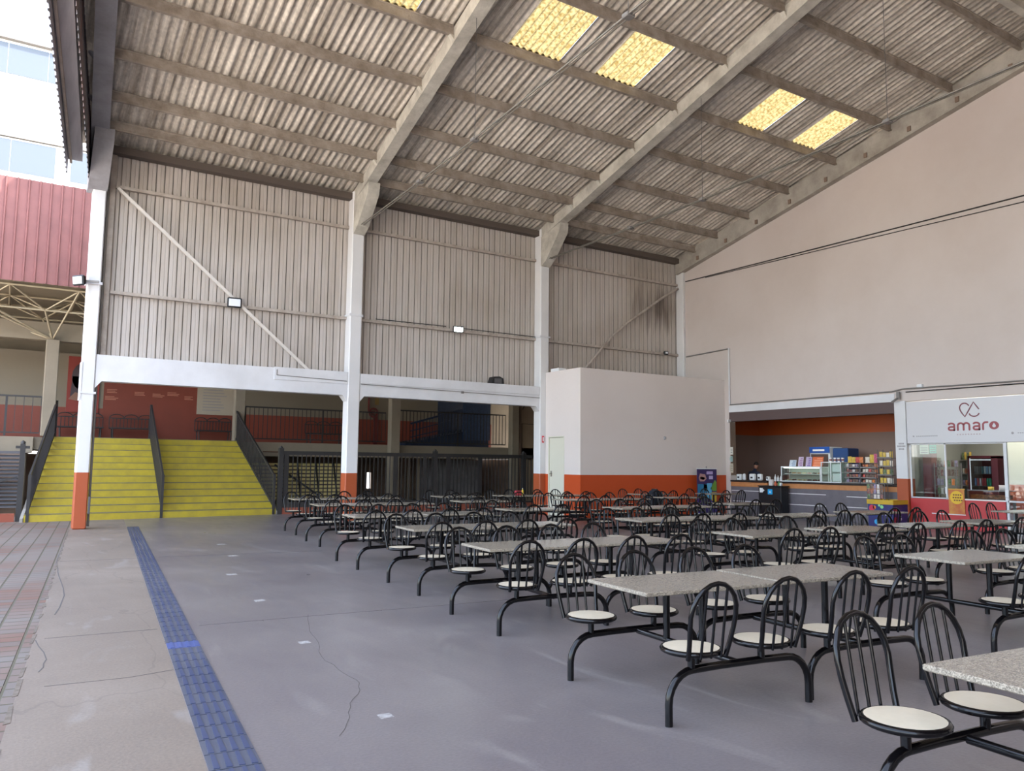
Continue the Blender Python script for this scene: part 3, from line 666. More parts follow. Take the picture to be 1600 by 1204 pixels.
for z in (CT+.025,1.38):
    for k in range(7):
        y=15.6+k*.19; mb=MB(); mb.cbox(21.2,21.4,y,y+.14,z,z+.012,.004)
        t=thing(mb,'serving_tray',m_white,'white food tray inside the glass case, %s from the right on the %s level'%(ORD[k],'upper' if z>1.3 else 'lower'),'tray','trays in the glass case')
        mb=MB()
        for j in range(3): mb.lathe([(.035,0),(.042,.02),(.02,.045)],(21.25+.05*j,y+.04+.03*(j%2),z+.012),8)
        thing(mb,'pastries',random.choice(pastry),'little heap of pastries on the %s tray from the right, %s level of the glass case'%(ORD[k],'upper' if z>1.3 else 'lower'),'food','pastries in the glass case')['kind']='stuff'
e=empty('glass_display_case',(21.35,15.1,CT),'taller pale glass cabinet between the lit display case and the snack racks','display case')
mb=MB()
for y in (14.78,15.12,15.45):
    for x in (21.12,21.48): mb.box(x-.012,x+.012,y-.012,y+.012,CT,1.75)
mb.box(21.1,21.5,14.77,15.46,1.74,1.765); mb.box(21.1,21.5,14.77,15.46,CT,CT+.02); wpart(mb,'frame',m_white,e)
mb=MB(); mb.box(21.13,21.47,14.79,15.44,1.44,1.45); wpart(mb,'shelf',m_white,e)
mb=MB(); mb.box(21.118,21.122,14.79,15.44,CT+.02,1.74); wpart(mb,'front_glass',m_glassc,e)
mb=MB(); mb.box(21.135,21.145,14.8,15.08,CT+.04,1.42); mb.box(21.135,21.145,14.8,15.08,1.47,1.7); wpart(mb,'white_panel',m_white,e)
mb=MB(); mb.box(21.48,21.485,14.8,15.44,CT,1.74); wpart(mb,'back_panel',mat('pale_green_panel','#9fb0a2',.5),e)
# cards on the case
cards=[(16.47,16.72,1.615,1.82,'#c9d0d6','#8fa0b4','pale blue leaning menu card on the glass case, leftmost of four'),
(16.2,16.38,1.615,1.92,'#c8b4c6','#8b5a86','pale violet printed menu card on the glass case, second from left'),
(15.89,16.1,1.615,1.92,'#bcaac4','#6b4b93','violet menu card with a round drawing, third from left'),
(15.48,15.86,1.615,1.92,'#d8683a','#f0a37c','wide orange menu card on the glass case, rightmost of four')]
random.seed(4)
for y0,y1,z0,z1,c,c2_,lb in cards:
    mb=MB(); mb.prism([(21.22,y0,z0),(21.22,y1,z0),(21.28,y1,z1),(21.28,y0,z1)],(.01,0,0))
    t=thing(mb,'menu_card',mat('card_'+c[1:],c,.6),lb,'card','menu cards on the glass case')
    mb=MB()
    for r in range(5):
        a=y0+.03; 
        f=(r+.6)/5.6; zz=z0+(z1-z0)*f; xx=21.22+.06*f-.004
        w=(y1-y0-.06)*random.uniform(.5,1)
        mb.prism([(xx,a,zz-.012),(xx,a+w,zz-.012),(xx+.003,a+w,zz+.012),(xx+.003,a,zz+.012)],(.003,0,0))
    wpart(mb,'print',mat('cardprint_'+c2_[1:],c2_,.6),t)
for k,y in enumerate((15.25,15.1,14.97,14.83)):
    mb=MB(); mb.lathe([(.035,0),(.045,.12),(.047,.125)],(21.3,y,1.768),12); t=thing(mb,'drink_cup',m_white,'white printed cup on the tall glass cabinet, %s from the left'%ORD[k],'cup','cups on the glass cabinet')
    mb=MB(); mb.lathe([(.0395,.03),(.0435,.08)],(21.3,y,1.769),12); wpart(mb,'printed_band',mat('cup_brown','#8a5548',.5),t)

# snack racks with packets
PK=['#c8352c','#d8b324','#d8731f','#b02a60','#5c3a28','#e0d6c4','#4c6b37','#7d2f2a','#8a7a9a','#a5522d','#d8cfc8']
pkm={c:mat('packet_'+c[1:],c,.4,var='#e9dccb',scale=22,amount=.16) for c in PK}
PLAB={'#c8352c':'red','#d8b324':'yellow','#d8731f':'orange','#b02a60':'pink','#5c3a28':'brown','#e0d6c4':'cream','#4c6b37':'green','#7d2f2a':'dark red','#8a7a9a':'mauve','#a5522d':'russet','#d8cfc8':'pale'}
def packet(x,y,z,w,h,col,label,group,t=.035):
    mb=MB(); v=[]; n=5
    for i in range(n):
        f=i/(n-1); hh=z+h*f; b=t*math.sin(PI*f)+.004; ww=w/2*(1-.08*math.sin(PI*f))
        v+=[(x-b/2,y-ww*.6,hh),(x-b/2,y+ww*.6,hh),(x,y+ww,hh),(x+b/2,y+ww*.6,hh),(x+b/2,y-ww*.6,hh),(x,y-ww,hh)]
    f=[(i*6+k,i*6+(k+1)%6,(i+1)*6+(k+1)%6,(i+1)*6+k) for i in range(n-1) for k in range(6)]
    mb.add(v,f+[(5,4,3,2,1,0),tuple(range(6*n-6,6*n))]); return thing(mb,'snack_packet',pkm[col],label,'packet',group)
def rack(y0,y1,z0,z1,levels,label,seed,cols,n=5,x=21.3,ph=None,where=''):
    random.seed(seed)
    e=empty('snack_rack',(x,(y0+y1)/2,z0),label,'rack','snack racks on the counter')
    mb=MB()
    for y in (y0,y1):
        for xx in (x-.12,x+.15): mb.box(xx-.008,xx+.008,y-.008,y+.008,z0,z1)
    wpart(mb,'frame',m_gray,e)
    dz=(z1-z0)/levels
    for k in range(levels):
        mb=MB(); mb.box(x-.13,x+.16,y0,y1,z0+k*dz,z0+k*dz+.012); mb.box(x-.135,x-.13,y0,y1,z0+k*dz,z0+k*dz+.035); wpart(mb,'shelf',m_conduit,e)
        w=(y1-y0)/n
        for j in range(n):
            c=random.choice(cols); packet(x-.04,y1-(j+.5)*w,z0+k*dz+.0125,w*.9,(ph or dz*.75)*random.uniform(.8,1),c,
              '%s snack packet in the %s, %s shelf up, %s from left'%(PLAB[c],where,ORD[k],ORD[j]),'packets in the snack racks')
rack(14.2,14.7,CT,1.74,4,'low wire snack rack standing right of the pale glass cabinet',1,['#7d2f2a','#8a7a9a','#a5522d','#5c3a28','#d8cfc8'],5,where='first rack')
rack(13.68,14.17,CT,1.74,4,'middle snack rack with brown and cream packets',2,['#a5522d','#d8731f','#e0d6c4','#c8352c','#5c3a28'],5,where='middle rack')
rack(13.2,13.62,CT,2.12,4,'tall dark snack rack beside the white pier',3,['#d8b324','#d8b324','#c8352c','#4c6b37','#e0d6c4'],4,where='tall rack')
for k,(y,c,h) in enumerate([(14.6,'#d8b324',.19),(14.47,'#d8b324',.17),(14.34,'#c8352c',.17),(14.22,'#d8731f',.17)]):
    packet(21.3,y,1.742,.13,h,c,'%s chip bag lying on top of the low rack, %s from the left'%(PLAB[c],ORD[k]),'chip bags on the racks',.06)
for k,(y,c,h) in enumerate([(14.02,'#e0d6c4',.17),(13.88,'#d8b324',.24),(13.75,'#b02a60',.26)]):
    packet(21.3,y,1.742,.14,h,c,'%s chip bag standing on the middle rack, %s from the left'%(PLAB[c],ORD[k]),'chip bags on the racks',.06)

# blue freezer behind
e=empty('drinks_fridge',(23.4,16.95,0),'blue topped upright fridge with a glass door behind the counter','fridge')
mb=MB(); mb.cbox(23.1,23.8,16.56,17.34,0,2.28,.02); wpart(mb,'cabinet',mat('fridge_white','#c8ccce',.4),e)
mb=MB(); mb.box(23.08,23.1,16.56,17.34,2.08,2.28); wpart(mb,'header',mat('fridge_blue','#234f9a',.4),e)
mb=MB(); mb.box(23.07,23.082,16.75,17.2,2.14,2.2); wpart(mb,'header_stripe',m_white,e)
mb=MB(); mb.box(23.085,23.1,16.62,17.28,.4,2.04); wpart(mb,'door',mat('fridge_door_dark','#56443c',.2),e)
box_thing('storage_cabinet',mat('navy_cabinet','#1f3f6e',.4),23.2,23.8,15.96,16.53,0,2.23,'plain dark blue cabinet right of the blue topped fridge','cabinet',None,.02)
# notices on the left jamb of the bar
mb=MB(); mb.box(21.06,21.3,18.975,18.99,1.3,3.1); struct(mb,'trim_jamb',m_dark)
for y0,y1,z0,z1,c,lb in ((18.84,18.95,2.0,2.26,'#cfc9bb','top framed notice at the left jamb of the snack bar'),(18.86,18.95,1.76,1.95,'#9fb5ad','pale green notice at the left jamb, middle of three'),(18.84,18.95,1.38,1.7,'#b5a893','beige notice at the left jamb, lowest of three')):
    mb=MB(); mb.box(21.0,21.02,y0,y1,z0,z1); mb.box(21.02,21.06,y0+.03,y1-.03,z0+.05,z1-.05); mb.box(21.02,21.06,y1-.02,19.0,z0+.05,z1-.05); t=thing(mb,'notice',mat('notice_'+c[1:],c,.6),lb,'notice','notices at the snack bar jamb')
    mb=MB(); 
    for k in range(3): mb.box(20.997,21.0,y0+.02,y1-.02,z0+(z1-z0)*(.25+.22*k),z0+(z1-z0)*(.25+.22*k)+.015)
    wpart(mb,'print',m_gray,t)
mb=MB(); mb.cbox(20.9,21.04,18.93,19.0-.01,3.1,3.2,.01); thing(mb,'security_camera',m_white,'small white camera at the top left of the snack bar opening','camera')
mb=MB(); mb.tube([(23.0,13.0,3.4),(23.02,13.03,2.9),(23.0,13.1,2.5),(22.98,13.12,2.3)],.012,6); thing(mb,'hanging_cable',m_cable,'black cable hanging inside the snack bar beside the pier','cable')

# black bin / box table in front of the counter
e=empty('black_bin',(20.6,17.0,0),'black box bin with a blue recycling sticker in front of the snack bar','bin')
mb=MB(); mb.cbox(20.6,20.98,16.56,17.44,0,.97,.015); wpart(mb,'body',m_black,e)
mb=MB(); mb.cbox(20.58,20.99,16.54,17.46,.97,1.0,.008); wpart(mb,'lid',m_black,e)
mb=MB(); mb.box(20.59,20.6,16.88,17.06,.73,.89); wpart(mb,'recycling_sticker',mat('sticker_cyan','#25a0d8',.4),e)
mb=MB(); mb.prism([(20.585,16.93,.78),(20.585,17.01,.78),(20.585,16.97,.85)],(.006,0,0)); wpart(mb,'sticker_symbol',m_white,e)
mb=MB(); mb.box(20.59,20.6,17.26,17.38,.78,.92); mb.prism([(20.59,17.26,.8),(20.59,17.19,.85),(20.59,17.26,.9)],(.01,0,0)); wpart(mb,'arrow_sticker',m_white,e)
G2='things on top of the black bin'
box_thing('condiment_box',mat('condiment_white','#d0c8c2',.5),20.66,20.76,16.94,17.08,1.001,1.2,'pale box with red print on the black bin','box',G2,.01)
bottle(20.7,16.7,1.001,.16,.04,m_bg,'green sauce bottle on the right part of the black bin')
bottle(20.7,16.84,1.001,.15,.035,m_br,'orange sauce bottle on the middle of the black bin')
box_thing('condiment_box',m_white,20.66,20.74,16.6,16.66,1.001,1.1,'small white box at the right edge of the black bin','box',G2,.01)

# promotional cardboard display with magazine rack on top
e=empty('promotional_display',(20.6,13.0,0),'purple cardboard display box with yellow rim standing before the pier','display box')
mb=MB(); mb.cbox(20.3,21.0,12.66,13.4,0,.62,.01); wpart(mb,'carton_body',mat('display_purple','#33255c',.5,var='#23306e',scale=2,amount=.8),e)
mb=MB()
for a,b in (((20.29,12.65),(20.29,13.41)),((20.29,12.65),(21.01,12.65)),((21.01,12.65),(21.01,13.41)),((20.29,13.41),(21.01,13.41))):
    mb.bar((a[0],a[1],.67),(b[0],b[1],.67),.02,.12)
wpart(mb,'rim_panel',mat('display_yellow','#cfa41f',.5,var='#b79a3a',scale=8,amount=.4),e)
blobs=[('#c9324a',[(13.28,.5,.09),(13.33,.36,.06)]),('#e07a3a',[(13.2,.52,.05)]),('#8fcf8a',[(12.98,.54,.05),(13.06,.58,.035)]),('#3aa5d8',[(13.15,.13,.07),(13.08,.17,.05)]),('#e8e4ee',[(12.95,.36,.045),(12.87,.35,.03)])]
for c,ls in blobs:
    mb=MB()
    for y,z,r in ls: mb.prism([(20.297,y+r*math.cos(t*PI/4+.3)*random.uniform(.8,1.1),z+r*math.sin(t*PI/4+.3)) for t in range(8)],(.004,0,0))
    wpart(mb,'printed_motif',mat('motif_'+c[1:],c,.5),e)
for c,ls in [('#a02a3a',[(20.42,.45,.1),(20.4,.2,.08)]),('#d8cfe0',[(20.62,.3,.05),(20.66,.22,.035)])]:
    mb=MB()
    for x,z,r in ls: mb.prism([(x+r*math.cos(t*PI/4),12.656,z+r*math.sin(t*PI/4)) for t in range(8)],(0,.004,0))
    wpart(mb,'printed_motif',mat('motif_'+c[1:],c,.5),e)
e=empty('magazine_rack',(20.7,13.4,0),'wire rack crowded with small colourful packets behind the purple display box','rack')
mb=MB()
for y in (13.15,13.68):
    mb.tube([(20.72,y,0),(20.72,y,1.18),(20.86,y,1.18),(20.98,y,0)],.01,6)
for z in (.75,.9,1.05,1.18): mb.bar((20.72,13.15,z),(20.72,13.68,z),.008)
wpart(mb,'frame',m_conduit,e)
random.seed(9)
cols=['#8a7a9a','#7d2f2a','#d8cfc8','#4c6b37','#5c3a28','#a5522d']
for r,z in enumerate((.74,.88,1.02)):
    for j in range(5):
        c=random.choice(cols); packet(20.69,13.62-j*.1,z,.085,.12,c,'small %s packet on the wire rack, %s row down, %s from left'%(PLAB[c],ORD[2-r],ORD[j]),'packets on the wire rack',.02)

# roll-up banner by the box room
e=empty('rollup_banner',(19.9,19.05,0),'purple and blue printed roll-up banner standing against the orange dado','banner')
BY=19.0
mb=MB(); mb.cbox(19.38,20.42,BY-.12,BY+.08,0,.05,.01); wpart(mb,'base',m_white,e)
def q(x,y,z): return (x,y,z)
bx0,bx1,bz0,bz1=19.44,20.36,.05,1.5
mb=MB(); mb.box(bx0,bx1,BY-.01,BY,bz0,bz1); wpart(mb,'printed_sheet',mat('banner_purple','#3b2a5e',.5),e)
mb=MB(); mb.box(bx0-.02,bx1+.02,BY-.02,BY+.01,bz1,bz1+.03); wpart(mb,'top_bar',m_white,e)
mb=MB(); mb.tube([(19.9,BY+.02,.05),(19.9,BY+.02,1.6)],.012,6); wpart(mb,'pole',m_conduit,e)
def bp(pts,c,nm='print_patch'):
    mb=MB(); mb.prism([(bx0+u*(bx1-bx0),BY-.014,bz0+v*(bz1-bz0)) for u,v in pts],(0,.003,0)); wpart(mb,nm,mat('banner_'+c[1:],c,.5),e)
bp([(.03,.38),(.03,.66),(.5,.66),(.5,.33)],'#2f7fa8'); bp([(.1,.28),(.45,.3),(.5,.38),(.08,.42)],'#5fa6d6')
bp([(.5,.35),(.5,.68),(.75,.68),(.72,.3)],'#5fb0d8'); bp([(.33,.5),(.33,.66),(.5,.64),(.5,.5)],'#7d8f2e')
bp([(.72,.27),(.72,.47),(.98,.47),(.98,.22)],'#d0b23a'); bp([(.66,.55),(.9,.75),(.98,.7),(.98,.5),(.8,.5)],'#6f9a3c')
bp([(.0,.05),(.0,.4),(.98,.24),(.98,.02),(.0,.0)],'#41307a')
bp([(.08,.8),(.15,.9),(.4,.88),(.48,.78),(.35,.72),(.15,.72)],'#b58a86'); bp([(.12,.79),(.2,.83),(.42,.8),(.3,.75)],'#3a1f22')
bp([(.48,.88),(.48,.95),(.8,.95),(.8,.88)],'#b9a5d0'); bp([(.6,.77),(.6,.85),(.8,.85),(.8,.77)],'#c3b2d6')
bp([(.32,.23),(.32,.28),(.6,.27),(.62,.18)],'#d9dfe6'); bp([(.6,.03),(.6,.11),(.7,.11),(.7,.03)],'#dadada')

# ---------------------------------------------------------------- amaro shop
sg=empty('shop_sign',(XR-.03,9.8,2.27),'wide white shop sign board reading amaro with a heart and drop logo','sign')
mb=MB(); mb.cbox(XR-.06,XR+.2,6.6,12.6,2.27,3.42,.008); wpart(mb,'board',m_sign,sg)
def ribbon(pts,w,close=False,th=.006,cap=6):
    """flat rounded stroke on the sign; pts are (y,z)"""
    mb=MB(); P_=[Vector((p[0],p[1])) for p in pts]
    if close: P_.append(P_[0])
    L_=[];R_=[]
    for i,p in enumerate(P_):
        a=P_[i-1] if i>0 else (P_[-2] if close else None); b_=P_[i+1] if i<len(P_)-1 else (P_[1] if close else None)
        t=Vector((0,0))
        if a is not None: t+=(p-a).normalized()
        if b_ is not None: t+=(b_-p).normalized()
        t=t.normalized() if t.length>1e-6 else Vector((1,0)); n=Vector((-t.y,t.x))*w/2
        L_.append(p+n); R_.append(p-n)
    for i in range(len(P_)-1):
        mb.prism([(XR-.066,*L_[i]),(XR-.066,*R_[i]),(XR-.066,*R_[i+1]),(XR-.066,*L_[i+1])],(th,0,0))
    if not close:
        for c in (P_[0],P_[-1]): mb.prism([(XR-.0661,c.x+w/2*math.cos(2*PI*k/12),c.y+w/2*math.sin(2*PI*k/12)) for k in range(12)],(th,0,0))
    return mb
# sign coordinates: u to the right in the photo (-Y), v up; origin at left of the wordmark
Y0=11.47; Z0=2.585; K=1.3
def U(u,v): return (Y0-u*K,Z0+v*K)
def arc(cu,cv,ru,rv,a0,a1,n=14): return [(cu+ru*math.cos(rad(a0+(a1-a0)*i/n)),cv+rv*math.sin(rad(a0+(a1-a0)*i/n))) for i in range(n+1)]
def letter(name,strokes,w=.036,m=m_logo2):
    mb=MB()
    for st in strokes:
        r=ribbon([U(*p) for p in st],w*K); mb.add(r.v,r.f)
    wpart(mb,name,m,sg)
def let_a(u):
    return [[(u+.02,.135)]+arc(u+.065,.115,.06,.035,150,0)+[(u+.125,.015)],
            [(u+.125,.08),(u+.06,.08)]+arc(u+.052,.0475,.04,.0325,90,270)+[(u+.125,.015)]]
letter('letter_a',let_a(.012))
letter('letter_m',[[(.207,.015),(.207,.10)]+arc(.264,.1,.057,.05,180,0)+[(.321,.015)],[(.321,.1)]+arc(.378,.1,.057,.05,180,0)+[(.435,.015)]])
letter('letter_a',let_a(.503))
letter('letter_r',[[(.697,.015),(.697,.1)]+arc(.752,.1,.055,.05,180,75)+[(.782,.15)]])
# solid round o with a drop
mb=MB(); c=U(.903,.085); mb.prism([(XR-.066,c[0]+.09*K*math.cos(2*PI*k/28),c[1]+.08*K*math.sin(2*PI*k/28)) for k in range(28)],(.006,0,0)); wpart(mb,'letter_o',m_logo2,sg)
mb=MB(); pts=[U(.905,.135)]+[U(*p) for p in arc(.905,.075,.032,.03,30,-210)]; mb.prism([(XR-.07,*p) for p in pts],(.006,0,0)); wpart(mb,'drop_mark',m_sign,sg)
# heart / drop logo
lg=[arc(.354,.455,.094,.09,28,180)+[(.268,.41),(.30,.35),(.357,.275),(.42,.375),(.48,.475),(.533,.56),(.58,.49),(.628,.42)], arc(.538,.355,.098,.08,200,340)]
letter('logo_mark',lg,.024,m_logo)
# small illegible contact lines
mb=MB(); 
for k in range(12): mb.box(XR-.066,XR-.06,12.3-.05*k,12.33-.05*k,2.455,2.478)
mb.box(XR-.066,XR-.06,12.39,12.43,2.45,2.485); wpart(mb,'contact_line',m_ltext,sg)
mb=MB()
for k in range(14): mb.box(XR-.066,XR-.06,9.72-.05*k,9.75-.05*k,2.48,2.5)
mb.prism([(XR-.066,9.87+.03*math.cos(t),2.49+.03*math.sin(t)) for t in [k*PI/6 for k in range(12)]],(.006,0,0)); wpart(mb,'contact_line',m_ltext,sg)
mb=MB()
for k in range(9): mb.box(XR-.066,XR-.06,11.2-.07*k,11.23-.07*k,2.47,2.5)
wpart(mb,'tagline',mat('faint_rose_text','#b9a5a3',.6),sg)

# shop front: red counter, window, frame, door
e=empty('shop_counter',(XR,11.3,0),'bright red shop counter front below the glass, with white edge','counter')
mb=MB(); mb.box(XR+.0,XR+.08,10.12,12.6,.02,.79); wpart(mb,'red_front',m_redp,e)
mb=MB(); mb.box(XR-.01,XR+.3,10.12,11.35,.79,.815); wpart(mb,'ledge',m_line,e)
mb=MB(); mb.box(XR-.006,XR,11.13,12.02,.395,.42); wpart(mb,'edge_strip',m_line,e)
mb=MB(); mb.box(XR-.005,XR+.1,10.12,12.6,.0,.02); mb.box(XR+.08,XR+.3,10.12,12.6,.02,.79); wpart(mb,'plinth',m_maroon,e)
mb=MB()
for y in (12.56,11.6,10.12): mb.box(XR+.0,XR+.03,y-.02,y+.02,.0 if y<11 else .79,2.27)
mb.box(XR,XR+.03,10.12,12.58,2.24,2.27); mb.box(XR,XR+.03,11.4,12.58,.8,.83)
struct(mb,'window_1_frame',m_beam)
mb=MB(); mb.box(XR+.012,XR+.018,11.62,12.54,.83,2.24); struct(mb,'window_1',m_glass)
mb=MB(); mb.box(XR-.01,XR+.0,11.59,11.63,.94,1.12); thing(mb,'window_lock',m_white,'small white lock plate on the edge of the shop window glass','lock')
# open shop door glass to the right
e=empty('glass_shop_door',(XR,9.6,0),'glass shop door with a white frame at the right edge of the photo','door')
mb=MB()
for y in (10.08,9.05): mb.box(XR-.02,XR+.02,y-.025,y+.025,0,2.26)
mb.box(XR-.02,XR+.02,9.05,10.08,0,.06); mb.box(XR-.02,XR+.02,9.05,10.08,.78,.82); wpart(mb,'frame',m_beam,e)
mb=MB(); mb.box(XR-.003,XR+.003,9.08,10.06,.06,2.26); wpart(mb,'pane',m_glass,e)
mb=MB(); mb.cbox(XR-.06,XR-.02,10.04,10.12,.9,1.08,.008); wpart(mb,'handle',m_white,e)
# inside the shop
mb=MB(); mb.cbox(22.1,22.4,12.97,13.2,0,2.9,.01) if 0 else mb.cbox(21.7,22.0,12.35,12.6,0,2.9,.01); struct(mb,'trim_maroon_pillar',m_maroon)
for (y0,y1,z0,z1,c,lb) in ((12.05,12.3,1.98,2.23,'#d9d6c8','cream notice hung in the top left of the shop window'),(11.84,12.03,2.0,2.23,'#8fc9b5','mint and yellow notice beside the cream one in the shop window')):
    mb=MB(); mb.box(XR+.02,XR+.024,y0,y1,z0,z1); t=thing(mb,'window_notice',mat('wnotice_'+c[1:],c,.6),lb,'notice','shop window notices')
    mb=MB(); 
    for k in range(3): mb.box(XR+.0175,XR+.02,y0+.03,y1-.03,z0+.04+k*.06,z0+.06+k*.06)
    wpart(mb,'print',m_ltext,t)
e=empty('yellow_poster',(XR-.02,11.33,.42),'yellow and orange poster with a round motif hanging over the red counter','poster')
mb=MB(); mb.box(XR-.03,XR-.02,11.13,11.54,.42,1.05); wpart(mb,'poster_sheet',mat('poster_orange','#c98a3a',.5,var='#b5482c',scale=5,amount=.5),e)
mb=MB(); mb.prism([(XR-.034,11.33+.17*math.cos(t*PI/12),.85+.17*math.sin(t*PI/12)) for t in range(24)],(.003,0,0)); wpart(mb,'round_motif',mat('poster_yellow','#e0b42a',.5),e)
mb=MB()
for k,(a,b_) in enumerate(((11.42,.9),(11.43,.83),(11.4,.76))):
    for j in range(4): mb.box(XR-.037,XR-.034,a-.06*j-.04,a-.06*j,b_,b_+.035)
wpart(mb,'lettering',mat('poster_text','#6b3a1c',.5),e)
mb=MB(); mb.box(XR-.034,XR+.0,11.12,11.55,1.05,1.08); wpart(mb,'hanging_bar',mat('poster_bar','#c99a3c',.5),e)
# drinks fridge in the shop
e=empty('drinks_fridge',(23.6,11.9,0),'dark red drinks fridge with rows of cans behind its glass door','fridge')
fy0,fy1=11.46,12.28
mb=MB(); mb.box(23.45,24.0,fy0,fy1,0,1.0); mb.box(23.45,24.0,fy0,fy0+.18,1,1.95); mb.box(23.45,24.0,fy1-.06,fy1,1,1.95); mb.box(23.45,24,fy0,fy1,1.9,1.97); mb.box(23.9,24,fy0,fy1,1,1.9); wpart(mb,'cabinet',mat('fridge_dark_red','#4d1a24',.4),e)
mb=MB(); mb.box(23.44,23.46,fy1-.075,fy1-.06,1,1.9); mb.box(23.46,23.5,fy0+.18,fy1-.06,1.84,1.87); wpart(mb,'light_strip',mat('fridge_light_strip','#d8dde8',.5,emit=.25),e)
for z in (1.12,1.46):
    mb=MB(); mb.box(23.5,23.9,fy0+.18,fy1-.08,z-.015,z); wpart(mb,'shelf',m_gray,e)
mb=MB(); mb.box(23.435,23.44,fy0+.16,fy1-.06,1,1.9); wpart(mb,'door_glass',m_glass,e)
cc=['#1d9a7a','#1d9a7a','#1d9a7a','#b9424a','#b9424a','#c9c2cc','#b02a40','#5b7fb0']
for r,z in enumerate((1.121,1.461)):
    for k in range(8):
        c=cc[k] if r==0 else ['#9fb4c8','#9fb4c8','#7f9fc0','#b8c2cc','#3a5f6a','#4a4a52','#66606a','#5a5560'][k]
        mb=MB(); mb.lathe([(.024,0),(.028,.01),(.028,.2),(.02,.215)],(23.58,fy0+.22+k*.066,z),10)
        thing(mb,'drink_can',mat('can_'+c[1:],c,.3),'slim drink can in the dark red fridge, %s from the right on the %s shelf'%(ORD[k],'lower' if r==0 else 'upper'),'can','cans in the fridge')
# shelves of goods on the back wall
def shelf(y0,y1,z,label,x=23.75):
    mb=MB(); mb.box(x,24.0,y0,y1,z-.025,z); return thing(mb,'wall_shelf',m_conduit,label,'shelf','shop wall shelves')
def goods(y0,y1,z,n,cols,where,h=.2,x=23.82,seed=1):
    random.seed(seed); w=(y1-y0)/n
    for k in range(n):
        c=random.choice(cols); packet(x,y1-(k+.5)*w,z+.001,w*.85,h*random.uniform(.7,1),c,'%s packet on %s, %s from the left'%(PLAB[c],where,ORD[k]),'goods on the shop shelves',.07)
shelf(12.35,12.6,1.98,'short wall shelf high in the corner of the shop') if 0 else None
for (y0,y1,z,n,nm,cl,sd) in ((11.0+1.3,12.6-.02,1.86,4,'the upper shelf left of the fridge',['#4c6b37','#d8b324'],4),(12.3,12.58,1.46,4,'the middle shelf left of the fridge',['#a5522d','#e0d6c4'],5),(12.3,12.58,1.12,4,'the lower shelf left of the fridge',['#7d2f2a','#d8731f','#8a7a9a'],6)):
    shelf(y0,y1,z,'grey wall shelf carrying %s goods, %s'%('small',nm.replace('the ','')),23.6); goods(y0,y1,z,n,cl,nm,.26 if z>1.6 else .16,23.72,sd)
# goods rack near the window
e=empty('goods_stand',(22.0,12.1,0),'metal goods stand behind the shop window filled with packets','rack')
mb=MB()
for y in (11.7,12.3):
    for x in (21.75,22.0): mb.box(x-.01,x+.01,y-.01,y+.01,0,1.75)
wpart(mb,'frame',m_conduit,e)
random.seed(8)
for k,z in enumerate((.9,1.15,1.4,1.65)):
    mb=MB(); mb.box(21.74,22.01,11.7,12.3,z-.012,z); wpart(mb,'shelf',m_conduit,e)
    for j in range(6):
        c=random.choice(['#8a7a9a','#4c6b37','#d8cfc8','#5c3a28','#d8731f','#7d2f2a']); packet(21.85,12.25-j*.1,z+.001,.085,.17,c,'%s packet on the window goods stand, %s shelf up, %s from left'%(PLAB[c],ORD[k],ORD[j]),'packets on the goods stand',.04)
# inner bar counter
e=empty('glass_counter',(21.8,10.9,0),'low glass topped counter with food inside the corner shop','counter')
mb=MB(); mb.box(21.5,21.9,10.3,11.3,0,.8); wpart(mb,'body',mat('teal_grey_body','#5f6f74',.5),e)
mb=MB(); mb.box(21.5,21.9,10.3,11.3,1.03,1.05); wpart(mb,'top',mat('counter_grey','#6a6c6c',.3),e)
mb=MB(); mb.box(21.495,21.5,10.3,11.3,.8,1.03); wpart(mb,'glass_front',m_glass,e)
mb=MB(); mb.box(21.55,21.85,10.35,11.25,.83,.93); wpart(mb,'trays',mat('orange_food','#a8643a',.6,var='#5c3a28',scale=14,amount=.6),e)
packet(21.7,10.8,1.051,.16,.09,'#d8b324','small yellow package lying on the glass topped counter','things on the shop counter',.1)
packet(21.7,10.5,1.051,.22,.14,'#d8cfc8','pale bag lying on the glass topped counter','things on the shop counter',.12)
# reflection in the door glass, built as a cream wall over orange dado
mb=MB(); mb.box(23.5,23.56,6.6,11.2,0,1.18); struct(mb,'wall_corner_shop_dado',mat('door_orange','#b5502c',.6))
mb=MB(); mb.box(23.5,23.56,6.6,11.2,1.18,3.3); struct(mb,'wall_corner_shop_partition',mat('door_cream','#cfcab8',.6))

# cables and conduits on the gable wall
def cable(pts,r,label,m=m_cable,name='wall_cable',cat='cable'):
    mb=MB(); mb.tube(pts,r,6); return thing(mb,name,m,label,cat,'cables on the white wall')
cable([(XR-.03,21.0,8.42),(XR-.03,16,8.4),(XR-.03,9.3,8.38),(XR-.03,6,8.37)],.018,'upper dark cable crossing the white gable wall')
cable([(XR-.03,20.0,8.38),(XR-.03,14,8.3),(XR-.03,9.3,8.22),(XR-.03,6,8.15)],.012,'lower dark cable just under the upper one on the white wall')
cable([(XR-.03,21.0,5.6),(XR-.03,18.95,5.66)],.025,'short horizontal conduit from the far corner to the downpipe',m_conduit,'wall_conduit','conduit')
cable([(XR-.04,18.95,5.68),(XR-.04,18.95,3.72)],.03,'vertical pale conduit above the left end of the snack bar',m_beam,'wall_conduit','conduit')
cable([(XR-.04,18.93,3.71),(XR-.04,13,3.74),(XR-.04,12.7,3.79),(XR-.04,9,3.76),(XR-.04,6.5,3.76)],.022,'upper long grey conduit running above both shop fronts',m_conduit,'wall_conduit','conduit')
cable([(XR-.035,12.6,3.70),(XR-.035,9,3.7),(XR-.035,6.5,3.7)],.016,'thin cable under the conduit above the amaro sign')
